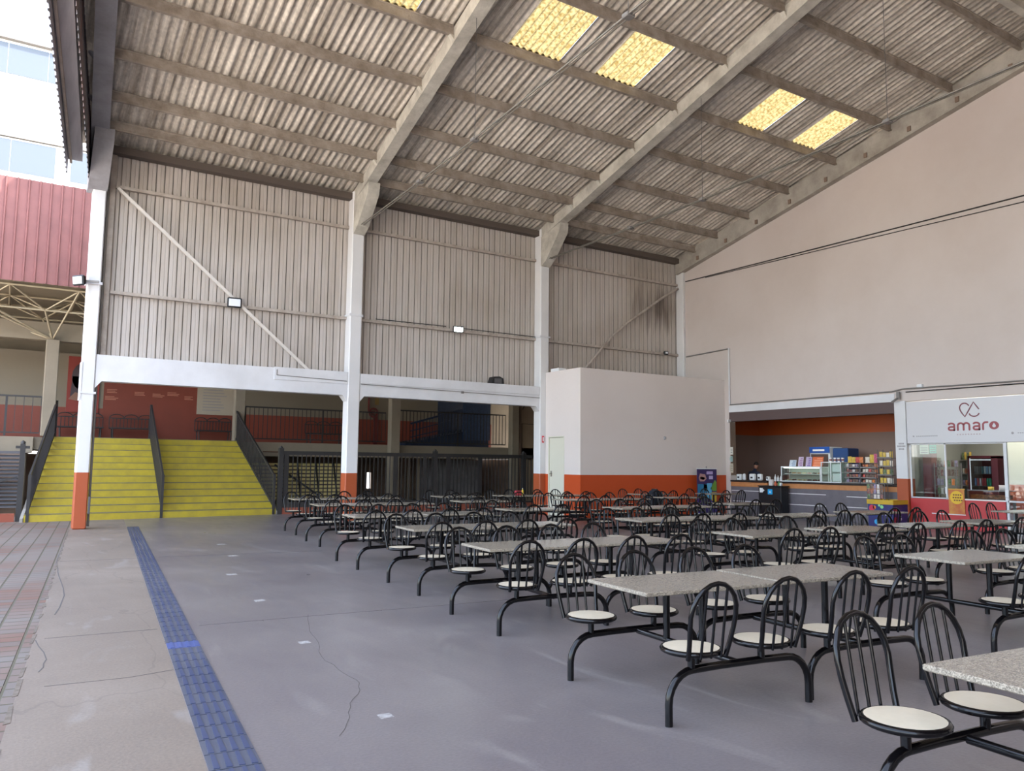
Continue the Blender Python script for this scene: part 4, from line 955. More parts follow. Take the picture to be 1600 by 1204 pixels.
mb=MB(); mb.cbox(XR-.12,XR-.065,12.74,12.84,3.5,3.72,.01); mb.bar((XR-.09,12.79,3.55),(XR-.3,12.85,3.42),.05); thing(mb,'security_camera',m_conduit,'small grey camera on the pier above the two shop fronts','camera')
mb=MB(); mb.cbox(XR-.1,XR,12.1,12.25,3.8,3.88,.01); thing(mb,'junction_box',m_white,'small white junction box on the conduit above the amaro sign','box')

# ---------------------------------------------------------------- white box room in the corner
BX,BF=14.74,19.2
mb=MB(); mb.box(BX,XR+.0,BF,BF+.12,0,4.57); struct(mb,'wall_box_front',m_box)
mb=MB(); mb.box(BX,BX+.12,BF+.12,20.02,0,4.57); mb.box(BX,BX+.12,20.88,21.04,0,4.57); mb.box(BX,BX+.12,20.02,20.88,2.5,4.57); struct(mb,'wall_box_side',m_box)
mb=MB(); mb.box(BX+.12,XR,BF+.12,21.04,4.45,4.55); struct(mb,'ceiling_box_room',m_box)
e=empty('door_1',(BX,20.45,0),'','door'); del e['label']; del e['category']; e['kind']='structure'
mb=MB(); mb.cbox(BX+.03,BX+.07,20.06,20.84,.01,2.45,.006); wpart(mb,'door_leaf',m_door,e)
mb=MB(); mb.box(BX-.01,BX+.1,20.02,20.06,0,2.5); mb.box(BX-.01,BX+.1,20.84,20.88,0,2.5); mb.box(BX-.01,BX+.1,20.06,20.84,2.46,2.5); wpart(mb,'door_frame',m_door,e)
mb=MB(); mb.tube([(BX+.03,20.76,1.32),(BX-.03,20.76,1.32),(BX-.03,20.64,1.32)],.012,6); mb.box(BX+.02,BX+.03,20.72,20.79,1.22,1.4); wpart(mb,'door_handle',m_steel,e)
mb=MB(); mb.cbox(BX+.05,BX+.35,20.4,20.85,4.566,4.68,.01); thing(mb,'cable_tray_box',m_white,'small white box lying on the roof edge of the box room','box')
mb=MB(); mb.lathe([(.06,0),(.05,.03),(.0,.05)],(0,0,0),12); o=thing(mb,'alarm_button',m_ltext,'tiny round grey fitting on the plain front of the box room','fitting'); o.rotation_euler.x=rad(90); o.location=(18.2,BF,2.5)

# ---------------------------------------------------------------- stairs and back building
A0,B0,A1,B1=Vector((.55,23.95,0)),Vector((7.16,24.6,0)),Vector((1.25,28.0,0)),Vector((6.74,28.15,0))
def sp(u,t): return A0.lerp(B0,u).lerp(A1.lerp(B1,u),t)
st=empty('yellow_staircase',A0,'wide yellow painted staircase rising to the orange landing','staircase')
NS=12; RH=2.3/NS
m_tread=mat('grey_worn_tread','#6f6850',.8,var='#8a7f45',scale=3,amount=.5)
def slab(mb,t0,t1,z0,z1,u0=0,u1=1):
    q=[sp(u0,t0),sp(u1,t0),sp(u1,t1),sp(u0,t1)]; mb.prism([(p.x,p.y,z0) for p in q],(0,0,z1-z0))
for k in range(NS):
    mb=MB(); mb.cur=0; slab(mb,k/NS,(k+1.1)/NS,max(0,k*RH-.15),(k+1)*RH-.022)
    mb.cur=1; slab(mb,(k+.04)/NS,(k+1.1)/NS,(k+1)*RH-.022,(k+1)*RH)
    wpart(mb,'step',[m_riser,m_tread],st)
for u0,u1 in ((-.012,-.001),(1.001,1.012)):
    mb=MB(); q=[sp(u0,-.01),sp(u1,-.01),sp(u1,1),sp(u0,1)]
    mb.add([(q[0].x,q[0].y,0),(q[1].x,q[1].y,0),(q[2].x,q[2].y,0),(q[3].x,q[3].y,0),(q[0].x,q[0].y,.1),(q[1].x,q[1].y,.1),(q[2].x,q[2].y,2.3),(q[3].x,q[3].y,2.3)],[(3,2,1,0),(4,5,6,7),(0,1,5,4),(1,2,6,5),(2,3,7,6),(3,0,4,7)])
    wpart(mb,'stringer',mat('white_stringer','#9a948a',.6),st)
def stair_rail(u,label,zt=1.02):
    e=empty('stair_railing',sp(u,0),label,'railing','stair railings')
    def p(t,z=0): v=sp(u,t); return Vector((v.x,v.y,.16+t*2.2+z))
    mb=MB(); mb.bar(p(0,zt),p(1,zt),.05,.06); wpart(mb,'handrail',m_rail,e)
    mb=MB(); mb.bar(p(0,.1),p(1,.1),.035,.06); wpart(mb,'bottom_rail',m_rail,e)
    for t,z0 in ((0,-.16),(1,-.06)):
        q=p(t); mb=MB(); mb.box(q.x-.035,q.x+.035,q.y-.035,q.y+.035,q.z+z0,q.z+zt+.03); wpart(mb,'post',m_rail,e)
    n=34
    for i in range(1,n):
        q=p(i/n); mb=MB(); mb.box(q.x-.012,q.x+.012,q.y-.02,q.y+.02,q.z+.1,q.z+zt); wpart(mb,'baluster',m_rail,e)
stair_rail(.012,'dark brown stair railing along the left side of the yellow stairs')
stair_rail(.5,'dark brown stair railing in the middle of the yellow stairs')
stair_rail(.988,'dark brown stair railing along the right side of the yellow stairs')

LY=27.9
# landing slab, back wall, columns
mb=MB(); mb.box(-8,.75,LY,33,1.8,2.28); mb.box(.75,7.0,28.16,33,1.9,2.28); mb.box(7.0,19,LY+.1,33,1.8,2.28); struct(mb,'floor_landing',m_beige)

mb=MB(); mb.box(-8,2.9,31.5,31.7,2.28,5.3); mb.box(7.5,19,31.5,31.7,2.28,5.3); struct(mb,'wall_landing_back',m_dado)
mb=MB(); mb.box(2.9,7.5,31.5,31.7,2.28,5.3); struct(mb,'wall_landing_mural',m_orw)
mb=MB(); mb.box(-8,11.36,32.9,33.0,0,1.8); mb.box(13.71,19.3,32.9,33.0,0,1.8); mb.box(11.36,13.51,32.9,33,0,1.8); mb.box(13.51,13.71,32.9,33,0,.48); mb.box(13.51,13.71,32.9,33,1.18,1.8); mb.box(19.2,19.3,28.2,32.9,0,1.8); struct(mb,'wall_lower_back',m_dark)  # short side wall at the right end is added to keep sun out
mb=MB(); mb.box(-8,19.2,28.05,28.4,5.25,5.8); struct(mb,'trim_upper_beam',m_beige)
mb=MB(); mb.box(2.5,27,21.7,33,6.6,6.74); struct(mb,'ceiling_landing',m_beige)
mb=MB(); mb.box(-8,21,33,33.1,2.28,6.6); struct(mb,'wall_far',m_beige)
mb=MB(); mb.box(2.5,27,21.7,33,6.75,13.3); struct(mb,'wall_upper_storey',m_bldg)  # hidden block, added to cast shade on the canopy and stairs
def bcol(xa,xb,z0,z1,label,y=27.75):
    mb=MB(); mb.cbox(xa,xb,y,y+.32,z0,z1,.02); thing(mb,'concrete_column',m_beige,label,'column','beige columns of the back building')
bcol(.92,1.28,2.3,5.25,'beige concrete column at the head of the left stair railing')
bcol(.3,.62,0,1.8,'beige lower column hidden behind the left stair railing',28.3)
bcol(6.62,6.97,2.29,5.25,'beige concrete column at the head of the right stair railing',28.0)
bcol(12.25,12.63,0,5.25,'beige concrete column behind the dark fence, between the upper railings',27.6)
bcol(17.66,18.0,0,5.25,'beige concrete column at the right end of the blue ramp',27.6)
mb=MB(); mb.box(18.1,18.2,27.75,27.85,0,5.2); thing(mb,'downpipe',m_dark,'dark vertical downpipe right of the beige column by the blue ramp','pipe')
mb=MB(); mb.box(18.25,26.5,28,28.15,0,6.75); mb.box(26.4,26.5,21.6,28,0,6.75); mb.box(XR+.3,26.5,21.5,21.6,0,6.75); struct(mb,'wall_plywood_side',mat('beige_panel','#a8957c',.7,var='#96846c',scale=2,amount=.3))  # the two closing walls are unseen, added to shade the panel
mb=MB(); mb.tube([(18.5,27.97,5.0),(18.52,27.97,4.1),(18.4,27.97,3.9)],.015,6); mb.tube([(18.38,27.97,0.5),(18.38,27.97,3.3),(21,27.97,3.28)],.012,6); thing(mb,'panel_cable',m_cable,'thin black cable frame on the beige panel right of the ramp','cable')
mb=MB(); mb.tube([(7.6,27.9,1.95),(12.1,27.9,1.93)],.02,6); mb.tube([(12.75,27.55,1.95),(17.5,27.55,1.9)],.02,6); thing(mb,'rust_pipe',mat('rusty_pipe','#6a4a38',.8),'thin rusty pipe fixed along the balcony edge above the fence','pipe')
def balcony(xa,xb,y,label,n=None,h=1.22,z=2.3,top=None):
    e=empty('balcony_railing',((xa+xb)/2,y,z),label,'railing','balcony railings')
    mb=MB(); mb.box(xa,xb,y-.025,y+.025,z+h-.05,z+h); wpart(mb,'top_rail',m_rail,e)
    mb=MB(); mb.box(xa,xb,y-.015,y+.015,z+.08,z+.12); wpart(mb,'bottom_rail',m_rail,e)
    n=n or int((xb-xa)/.15)
    for i in range(n+1):
        x=xa+(xb-xa)*i/n; w=.009 if i%18 else .03
        mb=MB(); mb.box(x-w,x+w,y-.01,y+.01,z+(.12 if i%18 else 0),(top or z+h)-.02); wpart(mb,'baluster' if i%18 else 'post',m_rail,e)
balcony(-4,.9,28,'dark balcony railing left of the stairs on the upper level',22)
balcony(7.0,12.24,28.1,'dark balcony railing between the stair head and the middle beige column')
balcony(12.66,17.64,28.1,'tall dark grille railing in front of the blue ramp',None,1.35,2.3,None)
# mural details and board
e=empty('wall_board',(6.8,31.48,3.35),'cream information board with lines of text on the orange wall','board')
mb=MB(); mb.box(6.05,7.5,31.44,31.5,3.35,4.6); wpart(mb,'panel',mat('cream_board','#b5a894',.6),e)
mb=MB()
for k in range(9): mb.box(6.25,6.25+random.uniform(.4,.9),31.432,31.44,3.5+k*.11,3.53+k*.11)
wpart(mb,'printed_lines',m_ltext,e)
mt=mat('faint_mural_text','#c98a70',.6)
for k,(x,z,w) in enumerate(((3.0,4.1,.35),(3.9,4.05,.5),(4.5,4.02,.42),(5.0,4.1,.45),(5.6,3.98,.35),(2.95,3.85,.45))):
    mb=MB()
    for j in range(3): mb.box(x,x+w*random.uniform(.6,1),31.485,31.498,z-.05*j,z-.05*j+.018)
    thing(mb,'mural_lettering',mt,'faint pale lines of lettering on the orange mural wall, %s group from the left'%ORD[(1,2,3,4,5,0)[k]],'lettering','mural lettering')
e=empty('portrait_poster',(2.0,31.45,3.2),'large poster of a dark haired person with crossed arms beside the left column','poster')
mb=MB(); mb.box(1.75,2.75,31.44,31.495,3.25,5.2); wpart(mb,'poster_sheet',mat('poster_red','#8f3a30',.6),e)
mb=MB(); mb.prism([(1.8+.45+.38*math.cos(t*PI/8),31.43,4.5+.5*math.sin(t*PI/8)) for t in range(16)],(0,.01,0)); mb.prism([(1.85,31.43,3.8),(2.65,31.43,3.8),(2.6,31.43,4.5),(1.9,31.43,4.5)],(0,.01,0)); wpart(mb,'hair_print',mat('print_dark','#4d4246',.7),e)
mb=MB(); mb.prism([(1.8,31.42,3.7),(2.6,31.42,3.55),(2.7,31.42,3.75),(2.0,31.42,3.95)],(0,.008,0)); mb.prism([(2.3+.16*math.cos(t*PI/6),31.42,4.55+.22*math.sin(t*PI/6)) for t in range(12)],(0,.008,0)); wpart(mb,'skin_print',mat('print_skin','#8f6a58',.7),e)
# benches on the landing
def bench(x,y,label,w=1.5):
    e=empty('iron_bench',(x,y,2.28),label,'bench','iron benches on the landing')
    mb=MB(); mb.box(-w/2,w/2,-.25,.2,.42,.46); mb.build('seat',m_rail,e)
    mb=MB()
    for k in range(3):
        cx=-w/2+w*(k+.5)/3; mb.tube([(cx+w/6*math.cos(t*PI/8),.2,.8+.14*math.sin(t*PI/8)) for t in range(9)],.018,6)
    for k in range(13): xx=-w/2+w*k/12; mb.box(xx-.012,xx+.012,.19,.21,.46,.82)
    mb.bar((-w/2,.2,.8),(w/2,.2,.8),.03); mb.build('backrest',m_rail,e)
    for sx_ in (-1,1):
        mb=MB(); mb.tube([(sx_*(w/2-.1),-.22,0),(sx_*(w/2-.08),-.2,.42)],.02,6); mb.tube([(sx_*(w/2-.1),.2,0),(sx_*(w/2-.08),.2,.42)],.02,6); mb.build('leg',m_rail,e)
bench(2.2,31.0,'dark iron bench on the landing, half hidden by the leftmost column',1.4)
bench(3.8,31.0,'dark iron bench against the orange mural, second from the left',1.4)
bench(6.6,31.0,'dark iron bench on the landing below the cream board',1.3)
bench(10.75,30.6,'dark iron bench behind the balcony railing right of the stairs',1.5)
# hose reel
e=empty('fire_hose_reel',(13.1,31.4,2.3),'red fire pipe and hose reel on the wall behind the balcony railing','hose reel')
mr=mat('fire_red','#6b2a25',.5)
mb=MB(); mb.tube([(12.9,31.42,5.25),(12.9,31.42,3.75),(13.2,31.42,3.65)],.045,8); mb.box(13.15,13.3,31.38,31.495,2.3,3.6); wpart(mb,'pipe',mr,e)
mb=MB(); mb.tube([(13.07+.18*math.cos(t*PI/6),31.3,3.7+.18*math.sin(t*PI/6)) for t in range(13)],.045,6); mb.box(13.0,13.14,31.3,31.495,3.63,3.77); wpart(mb,'reel',mr,e)
mb=MB(); mb.box(13.2,13.38,31.47,31.5,4.05,4.35); thing(mb,'wall_sign',mat('sign_tan','#8f7440',.6),'small brown square sign on the wall above the hose reel','sign')
# blue ramp
e=empty('steel_ramp',(15.8,29.5,2.3),'dark blue steel ramp with mesh sides rising to the right behind the grille','ramp')
mb=MB(); mb.prism([(13.7,29.4,2.3),(17.6,29.4,2.3),(17.6,29.4,3.2),(13.7,29.4,2.4)],(0,1.6,0)); wpart(mb,'ramp_body',m_blue,e)
mb=MB(); mb.bar((13.9,29.38,3.2),(17.6,29.38,4.25),.06,.08); mb.bar((13.9,29.38,2.9),(17.6,29.38,3.9),.03,.04); mb.bar((13.9,29.38,2.65),(17.6,29.38,3.55),.03,.04); wpart(mb,'side_rail',m_blue,e)
for k in range(24):
    x=14.0+k*.15; z=3.2+(x-13.9)*.284; mb=MB(); mb.box(x-.012,x+.012,29.37,29.4,z-.85,z); wpart(mb,'mesh_bar',m_blue,e)
mb=MB(); mb.box(16.3,17.62,29.3,29.36,2.6,4.3); wpart(mb,'side_panel',mat('navy_mesh_panel','#233651',.5,var='#31486b',scale=12,amount=.4),e)
mb=MB(); mb.box(16.0,17.62,31.0,31.1,2.3,5.2); wpart(mb,'upper_screen',m_blue,e)

# dark fence / gate behind the columns
fe=empty('metal_fence',(12,24.6,0),'long dark brown metal bar fence with gate leaves behind the tables','fence')
FX0,FX1=7.28,17.3
mb=MB(); mb.box(FX0,FX1,24.57,24.63,1.82,1.94); wpart(mb,'top_rail',m_rail,fe)
mb=MB(); mb.box(FX0,14.5,24.57,24.63,.2,.36); mb.box(14.5,FX1,24.57,24.63,.2,.26); wpart(mb,'bottom_rail',m_rail,fe)
for x in (7.26,12.59,16.25):
    mb=MB(); mb.box(x-.07,x+.07,24.53,24.67,0,2.02); mb.lathe([(.05,2.02),(.06,2.05),(.0,2.1)],(x,24.6,0),8); wpart(mb,'post',m_rail,fe)
for x in (7.42,11.1,12.2,14.38,13.1):
    mb=MB(); mb.box(x-.06,x+.06,24.58,24.62,.2,1.85); wpart(mb,'gate_stile',m_rail,fe)
x=7.5; 
while x<FX1:
    mb=MB(); mb.box(x-.013,x+.013,24.588,24.612,.3,1.85); wpart(mb,'fence_bar',m_rail,fe); x+=.142
mb=MB(); mb.box(7.3,17.5,24.55,25.2,0,.2); struct(mb,'trim_fence_curb',mat('red_curb','#8f4a35',.7))
mb=MB(); mb.box(-8,.35,24.2,24.6,0,.2); struct(mb,'trim_left_curb',mat('red_curb2','#8f4a35',.7))
# louvres left
e=empty('louvre_screen',(-2,26.5,0),'dark grey horizontal louvre screen under the landing, left of the stairs','screen')
for k in range(15):
    mb=MB(); z=.25+k*.108; mb.prism([(-8,26.5,z),(-8,26.58,z+.07),(-8,26.585,z+.065),(-8,26.505,z-.005)],(8.45,0,0)); wpart(mb,'louvre_blade',m_gray,e)
mb=MB(); mb.box(.38,.5,24.3,24.42,0,2.0); mb.box(.28,.6,24.32,24.4,1.88,1.95); mb.lathe([(.05,2.0),(.06,2.05),(0,2.1)],(.44,24.36,0),8); wpart(mb,'newel_post',m_rail,e)
mb=MB(); mb.bar((-2.5,26.4,.3),(.4,26.4,1.1),.05); mb.tube([(-.1,26.4,1.8),(-.1,26.4,.4)],.02,6); wpart(mb,'support_bar',m_rail,e)
mb=MB(); mb.box(-8,.5,27.3,27.4,0,1.8); struct(mb,'wall_under_landing_left',m_dark)
# yellow stair seen through the fence
e=empty('yellow_slat_stack',(9.3,29,0),'pale yellow slatted steps seen through the fence left of the orange column','steps')
for k in range(10):
    mb=MB(); z=.25+k*.135; mb.box(7.6,11.0,28.9+k*.06,29.0+k*.06,z,z+.09); wpart(mb,'slat',mat('pale_yellow_slat','#f3e39c',.6),e)
mb=MB(); 
for x in (7.9,8.6,9.3,10.0,10.7): mb.bar((x,28.86,.2),(x,29.4,1.6),.05)
mb.bar((8.2,28.5,1.5),(9.9,28.5,.35),.06); wpart(mb,'frame_bar',m_rail,e)
# items of the lower level behind the fence
mb=MB(); mb.box(14.6,17.6,30,30.1,.1,1.75); struct(mb,'wall_lower_grey',mat('grey_panel','#8d8a88',.6,var='#6c6563',scale=1.5,amount=.6))
for k,(x,w,c) in enumerate(((11.3,.25,'#8a7c6c'),(13.2,.12,'#a3937c'),(13.9,.08,'#8a7c6c'),(14.3,.1,'#a3937c'))):
    mb=MB(); mb.box(x,x+w,29.5,29.6,0,1.8); thing(mb,'beige_post',mat('bpost_'+c[1:],c,.7),'narrow beige post under the landing behind the fence, %s from the left'%ORD[k],'post','posts under the landing')

# ---------------------------------------------------------------- outside, upper left
e=empty('red_canopy',(-1,25.6,6.5),'red corrugated metal canopy fascia left of the leftmost column','canopy')
mb=MB(); mb.corr((-6,25.5,6.5),(9,0,0),(0,0,2.9),.27,.05,(0,-1,0),2); wpart(mb,'fascia_sheet',m_red,e)
mb=MB(); mb.box(-6,2.45,25.55,25.62,6.5,9.38); mb.box(-8,2.45,25.62,32.9,6.52,6.58); wpart(mb,'canopy_roof',m_beige,e)
# space frame
e=empty('space_frame',(.9,27,5.3),'beige steel tube space frame under the red canopy','truss')
mb=MB(); mc=mat('cream_steel_tube','#b5a78c',.5)
top=[[(x,y,6.45) for x in (-5.2,-3.5,-1.8,-.1,1.6,2.9)] for y in (25.8,27.6,29.4)]
low=[[(x,y,5.95) for x in (-4.3,-2.6,-.9,.8,2.3)] for y in (26.7,28.5)]
def T(a,b,r=.03): mb.tube([a,b],r,6)
for r in top:
    for a,b in zip(r,r[1:]): T(a,b)
for i in range(2):
    for a,b in zip(top[i],top[i+1]): T(a,b)
for r in low:
    for a,b in zip(r,r[1:]): T(a,b)
for i,r in enumerate(low):
    for j,p in enumerate(r):
        for q_ in (top[i][j],top[i][j+1],top[i+1][j],top[i+1][j+1]): T(p,q_,.022)
for p in (low[0][2],low[0][3],low[1][2],low[1][3],top[0][2],top[0][4]): T((1.08,27.9,5.26),p,.03)
wpart(mb,'tube_lattice',mc,e)
# neighbouring white building with windows
e=empty('neighbour_building',(0,45,0),'overexposed white building with bands of bluish windows beyond the red canopy','building')
mb=MB(); mb.box(-14,4.0,45,58,0,22.4); wpart(mb,'facade',m_bldg,e)
mb=MB(); mb.box(-14,4.0,44.7,45,22.2,22.5); mb.box(-14,4,44.8,45,17.3,17.5);wpart(mb,'ledge',m_conduit,e)
for z0,z1,xs in ((20.4,22.1,((-8,-4.6),(-4.5,2.6))),(15.5,17.25,((-8,-4.6),(-4.5,1.45),(1.95,3.6)))):
    for xa,xb in xs:
        mb=MB(); mb.box(xa,xb,44.9,45,z0,z1); w=wpart(mb,'window',m_bldg,e)
        mb=MB(); n=max(1,round((xb-xa)/2.0))
        for k in range(n): 
            a=xa+.08+(xb-xa-.16)*k/n; mb.box(a,a+(xb-xa-.16)/n-.03,44.86,44.9,z0+.08,z1-.08)
        o=mb.build('window_pane',m_glassb,w); o.data.transform(Matrix.Translation(-e.location))
mb=MB(); mb.box(-60,-14,60,75,0,9); thing(mb,'distant_building',m_bldg,'plain pale building far off to the left outside the photo','building')

# ---------------------------------------------------------------- canteen table sets
def loop_path(x0,y0,s):
    pts=[]
    side=[(.148,.15,.425),(.16,.178,.52),(.172,.2,.61),(.178,.215,.69)]
    for w,y,z in side: pts.append((x0-w,y0+s*y,z))
    for k in range(1,10):
        a=PI-PI*k/10; pts.append((x0+.178*math.cos(a),y0+s*(.215+.045*math.sin(a)),.69+.20*math.sin(a)))
    for w,y,z in reversed(side): pts.append((x0+w,y0+s*y,z))
    return pts
def make_set():
    root=empty('canteen_table_set',(0,0,0),'x','table','granite canteen tables with attached seats')
    mb=MB(); mb.cbox(-.6,.6,-.355,.355,.745,.772,.005); top=mb.build('table_top',m_granite,root)
    mb=MB(); mb.tube([(0,-.56,.315),(0,.56,.315)],.022,10); mb.build('stringer',m_metal,root)
    for y in (-.2,.2):
        mb=MB(); mb.tube([(0,y,.325),(0,y,.735)],.026,12); mb.lathe([(.05,.735),(.05,.745)],(0,y,0),12); mb.box(-.35,.35,y-.015,y+.015,.722,.744); mb.build('table_post',m_metal,root)
    for s in (-1,1):
        y=s*.58; R_=.19; pts=[(-.6,y,0),(-.6,y,.06)]
        for k in range(0,7): a=PI-PI/2*k/6; pts.append((-.6+R_+R_*math.cos(a),y,.32-R_+R_*math.sin(a)))
        pts+=[(-.2,y,.325),(.2,y,.325)]
        for k in range(0,7): a=PI/2-PI/2*k/6; pts.append((.6-R_+R_*math.cos(a),y,.32-R_+R_*math.sin(a)))
        pts+=[(.6,y,.06),(.6,y,0)]
        mb=MB(); mb.tube(pts,.025,10); mb.build('floor_arch',m_metal,root)
        for x in (-.42,.17):
            c=(x,y,0)
            mb=MB(); mb.lathe([(.165,.445),(.178,.462),(.176,.466),(.0,.467)],c,28,False); mb.lathe([(.176,.447),(.176,.464),(.0,.4665)],c,28,False) if 0 else None
            seat=mb.build('seat',m_seat,root)
            mb=MB(); mb.lathe([(.178,.43),(.195,.44),(.198,.452),(.19,.464),(.178,.466)],c,28); mb.lathe([(.06,.425),(.178,.431)],c,20); mb.build('seat_edge_band',m_metal,seat)
            mb=MB(); mb.tube([(x,y,.33),(x,y,.43)],.024,10); mb.build('seat_stem',m_metal,seat)
            mb=MB(); mb.tube(loop_path(x,y,s),.0155,8)
            for dx in (-.08,0,.08):
                zt=.69+.20*math.sqrt(1-(dx/.178)**2); yt=.215+.045*math.sqrt(1-(dx/.178)**2)
                mb.tube([(x+dx,y+s*.185,.43),(x+dx,y+s*yt,zt)],.009,6)
            mb.build('backrest',m_metal,root)
    return root
def copy_tree(o,parent=None):
    c=o.copy(); COL.objects.link(c)
    if parent is not None:
        c.parent=parent; c.matrix_parent_inverse=o.matrix_parent_inverse.copy()
    for ch in list(o.children): copy_tree(ch,c)
    return c
ROWS=[[(3.92,1.58)],
 [(4.22,4.27),(5.47,4.19),(7.89,4.17),(9.85,4.1)],
 [(4.68,7.0),(5.89,6.93),(8.25,6.85),(9.93,6.75),(11.62,6.75),(13.3,6.75)],
 [(5.02,9.42),(6.24,9.38),(8.78,9.4),(10.05,9.25),(11.85,9.15),(13.95,9.15),(17.3,7.95)],
 [(5.25,12.0),(6.5,12.0),(8.45,12.5),(10.75,12.15),(12.0,12.1),(14.25,12.5)],
 [(5.85,15.4),(7.1,15.35),(9.2,15.7),(11.9,15.5),(13.2,15.45),(15.25,15.65)],
 [(6.2,18.0),(7.5,18.0),(9.95,18.15),(11.75,18.05),(13.2,17.9),(16.2,17.7),(18.6,17.3)]]
proto=make_set(); first=True
for r,row in enumerate(ROWS):
    for i,(x,y) in enumerate(row):
        o=proto if first else copy_tree(proto); first=False
        o.location=(x,y,0); o.rotation_euler.z=rad(-5.3)+random.uniform(-.012,.012)
        rn='row nearest the camera' if r==0 else ('%s row from the camera'%ORD[r] if r<6 else 'farthest row by the fence')
        o['label']='granite canteen table with four cream seats, %s from left, %s'%(ORD[i],rn)
        if (r,i)==(0,0): o['label']='nearest granite canteen table with four cream seats, cut by the right edge'
        if (r,i)==(3,6): o['label']='granite canteen table with four cream seats beside the amaro shop door'
# things on tables
mb=MB(); mb.lathe([(.06,0),(.2,.02),(.24,.12),(.23,.28),(.16,.4),(.06,.45)],(0,0,0),16)
o=thing(mb,'backpack',mat('dark_cloth','#1c1e26',.9),'dark rounded backpack sitting on a far seat before the orange dado','bag'); o.location=(14.35,17.6,.0)
mb=MB(); mb.box(-.03,.03,-.1,.1,.4,.47); mb.build('strap',m_black,o)
for s in (-1,1):
    mb=MB(); mb.tube([(s*.1,-.2,.05),(s*.12,-.25,.2),(s*.1,-.16,.38)],.02,6); mb.build('shoulder_strap',m_black,o)
o.location=(15.87,17.17,.468)
box_thing('condiment_tray',mat('condiment_red','#a8323a',.5),11.6,11.78,17.9,18.0,.773,.9,'small red condiment box on a far table near the cream door','box',None,.01)
bottle(11.9,18.05,.773,.18,.03,mat('mustard_bottle','#d8b324',.4),'yellow sauce bottle on a far table near the cream door')

# ---------------------------------------------------------------- person behind the counter
def skin_body(name,edges,pts,radii,m,parent,root=0,sub=2):
    me=D.meshes.new(name); me.from_pydata(pts,edges,[]); o=D.objects.new(name,me); COL.objects.link(o); o.parent=parent
    sk=o.modifiers.new('Skin','SKIN'); sv=me.skin_vertices[0].data if me.skin_vertices else None
    if sv is None:
        import bmesh
        bm=bmesh.new(); bm.from_mesh(me); bm.verts.layers.skin.verify(); bm.to_mesh(me); bm.free(); sv=me.skin_vertices[0].data
    for i,r in enumerate(radii): sv[i].radius=(r,r) if not isinstance(r,tuple) else r; sv[i].use_root=(i==root)
    sk.use_smooth_shade=True
    s_=o.modifiers.new('Sub','SUBSURF'); s_.levels=sub; s_.render_levels=sub
    me.materials.append(m); return o
pe=empty('person',(22.3,19.05,0),'person in dark blue clothes standing behind the counter with head bent','person',None,rad(90))
# local: faces -Y
pts=[(0,0,.95),(0,.01,1.15),(0,0,1.34),(0,-.03,1.45),(0,-.07,1.54),(-.19,0,1.40),(-.25,-.04,1.15),(-.2,-.24,1.06),(.19,0,1.40),(.25,-.04,1.15),(.2,-.24,1.06),(-.1,0,.88),(-.11,-.02,.48),(-.11,.03,.08),(-.11,-.1,.04),(.1,0,.88),(.11,-.02,.48),(.11,.03,.08),(.11,-.1,.04)]
ed=[(0,1),(1,2),(2,3),(3,4),(2,5),(5,6),(6,7),(2,8),(8,9),(9,10),(0,11),(11,12),(12,13),(13,14),(0,15),(15,16),(16,17),(17,18)]
rr=[(.16,.11),(.15,.1),(.15,.1),.06,.05,.07,.048,.034,.07,.048,.034,.1,.065,.045,.04,.1,.065,.045,.04]
skin_body('body',ed,pts,rr,m_navy,pe)
hd=MB(); 
prof=[(.0,-.12),(.045,-.11),(.062,-.07),(.075,-.02),(.078,.03),(.07,.08),(.045,.115),(0,.125)]
hd.lathe(prof,(0,0,0),16); hd.lathe([(.012,-.02),(.01,.02),(.0,.04)],(0,-.082,-.01),8)
for s in (-1,1): hd.lathe([(.0,-.03),(.016,-.01),(.016,.02),(0,.03)],(s*.078,.01,0),8); hd.lathe([(0,-.008),(.01,0),(0,.008)],(s*.028,-.074,.015),8)
h=hd.build('head',m_skin,pe); h.location=(0,-.11,1.63); h.rotation_euler.x=rad(22)
hr=MB(); hr.lathe([(.082,.0),(.087,.05),(.076,.095),(.05,.13),(0,.14)],(0,.012,0),16); hh=hr.build('hair',m_hair,h)
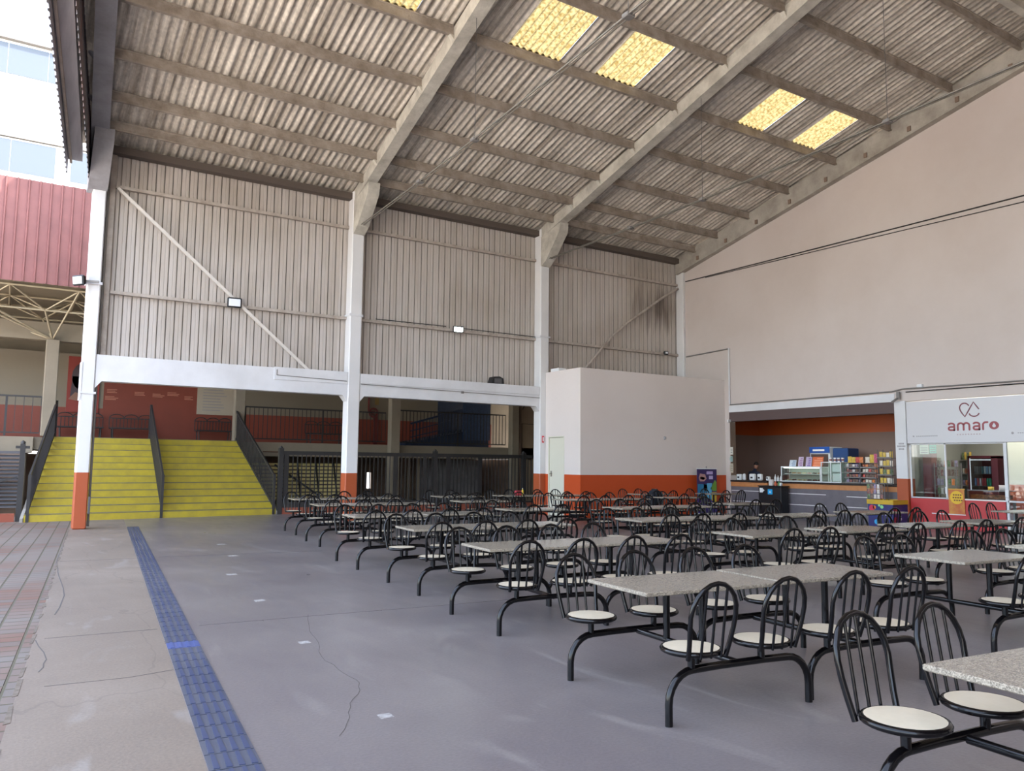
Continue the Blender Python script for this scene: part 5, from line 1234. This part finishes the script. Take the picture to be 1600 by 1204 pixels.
for s in (-1,1):
    f_pts=[(s*.2,-.24,1.06),(s*.2,-.31,1.04)]; es=[(0,1)]; rs=[.03,.028]
    for k in range(4):
        b=len(f_pts); ox=s*(.2)+(k-1.5)*.02
        f_pts+=[(ox,-.345,1.035),(ox,-.375,1.02),(ox,-.39,.995)]; es+=[(1,b),(b,b+1),(b+1,b+2)]; rs+=[.009,.008,.007]
    b=len(f_pts); f_pts+=[(s*.2-s*.035,-.29,1.03),(s*.2-s*.05,-.32,1.01)]; es+=[(1,b),(b,b+1)]; rs+=[.01,.009]
    skin_body('hand',es,f_pts,rs,m_skin,pe,0,1)

# ---------------------------------------------------------------- light, world, camera
w=D.worlds.new('World'); S.world=w; w.use_nodes=True; n=w.node_tree.nodes; l=w.node_tree.links
bg=n['Background']; sky=n.new('ShaderNodeTexSky'); sky.sky_type='NISHITA'; sky.sun_disc=False; sky.sun_elevation=rad(52); sky.sun_rotation=rad(120); sky.air_density=1.0; sky.dust_density=3; sky.ozone_density=1
mx=n.new('ShaderNodeMix'); mx.data_type='RGBA'; mx.inputs[0].default_value=.6; l.new(sky.outputs[0],mx.inputs[6]); mx.inputs[7].default_value=(1.0,1.0,1.02,1)
SKYS=1.0
l.new(mx.outputs[2],bg.inputs[0]); bg.inputs[1].default_value=SKYS
sun=D.lights.new('sun','SUN'); sun.energy=6; sun.angle=rad(1); sun.color=(1,.95,.88)
so=D.objects.new('sun',sun); COL.objects.link(so)
sd=Vector((-.55,.3,-.8)).normalized(); so.rotation_euler=sd.to_track_quat('-Z','Y').to_euler(); so.location=(10,-20,40)

cam=D.cameras.new('camera'); co=D.objects.new('camera',cam); COL.objects.link(co); S.camera=co
yaw,pitch,roll=[rad(a) for a in (32.56,5.66,-.57)]
f=Vector((math.sin(yaw)*math.cos(pitch),math.cos(yaw)*math.cos(pitch),math.sin(pitch))); r=Vector((math.cos(yaw),-math.sin(yaw),0)); d=-(r.cross(f))
r2=r*math.cos(roll)+d*math.sin(roll); d2=-r*math.sin(roll)+d*math.cos(roll)
M=Matrix((r2,-d2,-f)).transposed().to_4x4(); M.translation=Vector((0,0,1.6)); co.matrix_world=M
cam.sensor_fit='HORIZONTAL'; cam.sensor_width=36; cam.lens=1240/1600*36; cam.clip_end=400; cam.clip_start=.05
S.view_settings.view_transform='Standard'; S.view_settings.look='None'; S.view_settings.gamma=1; S.view_settings.use_curve_mapping=False
S.view_settings.exposure=1.62
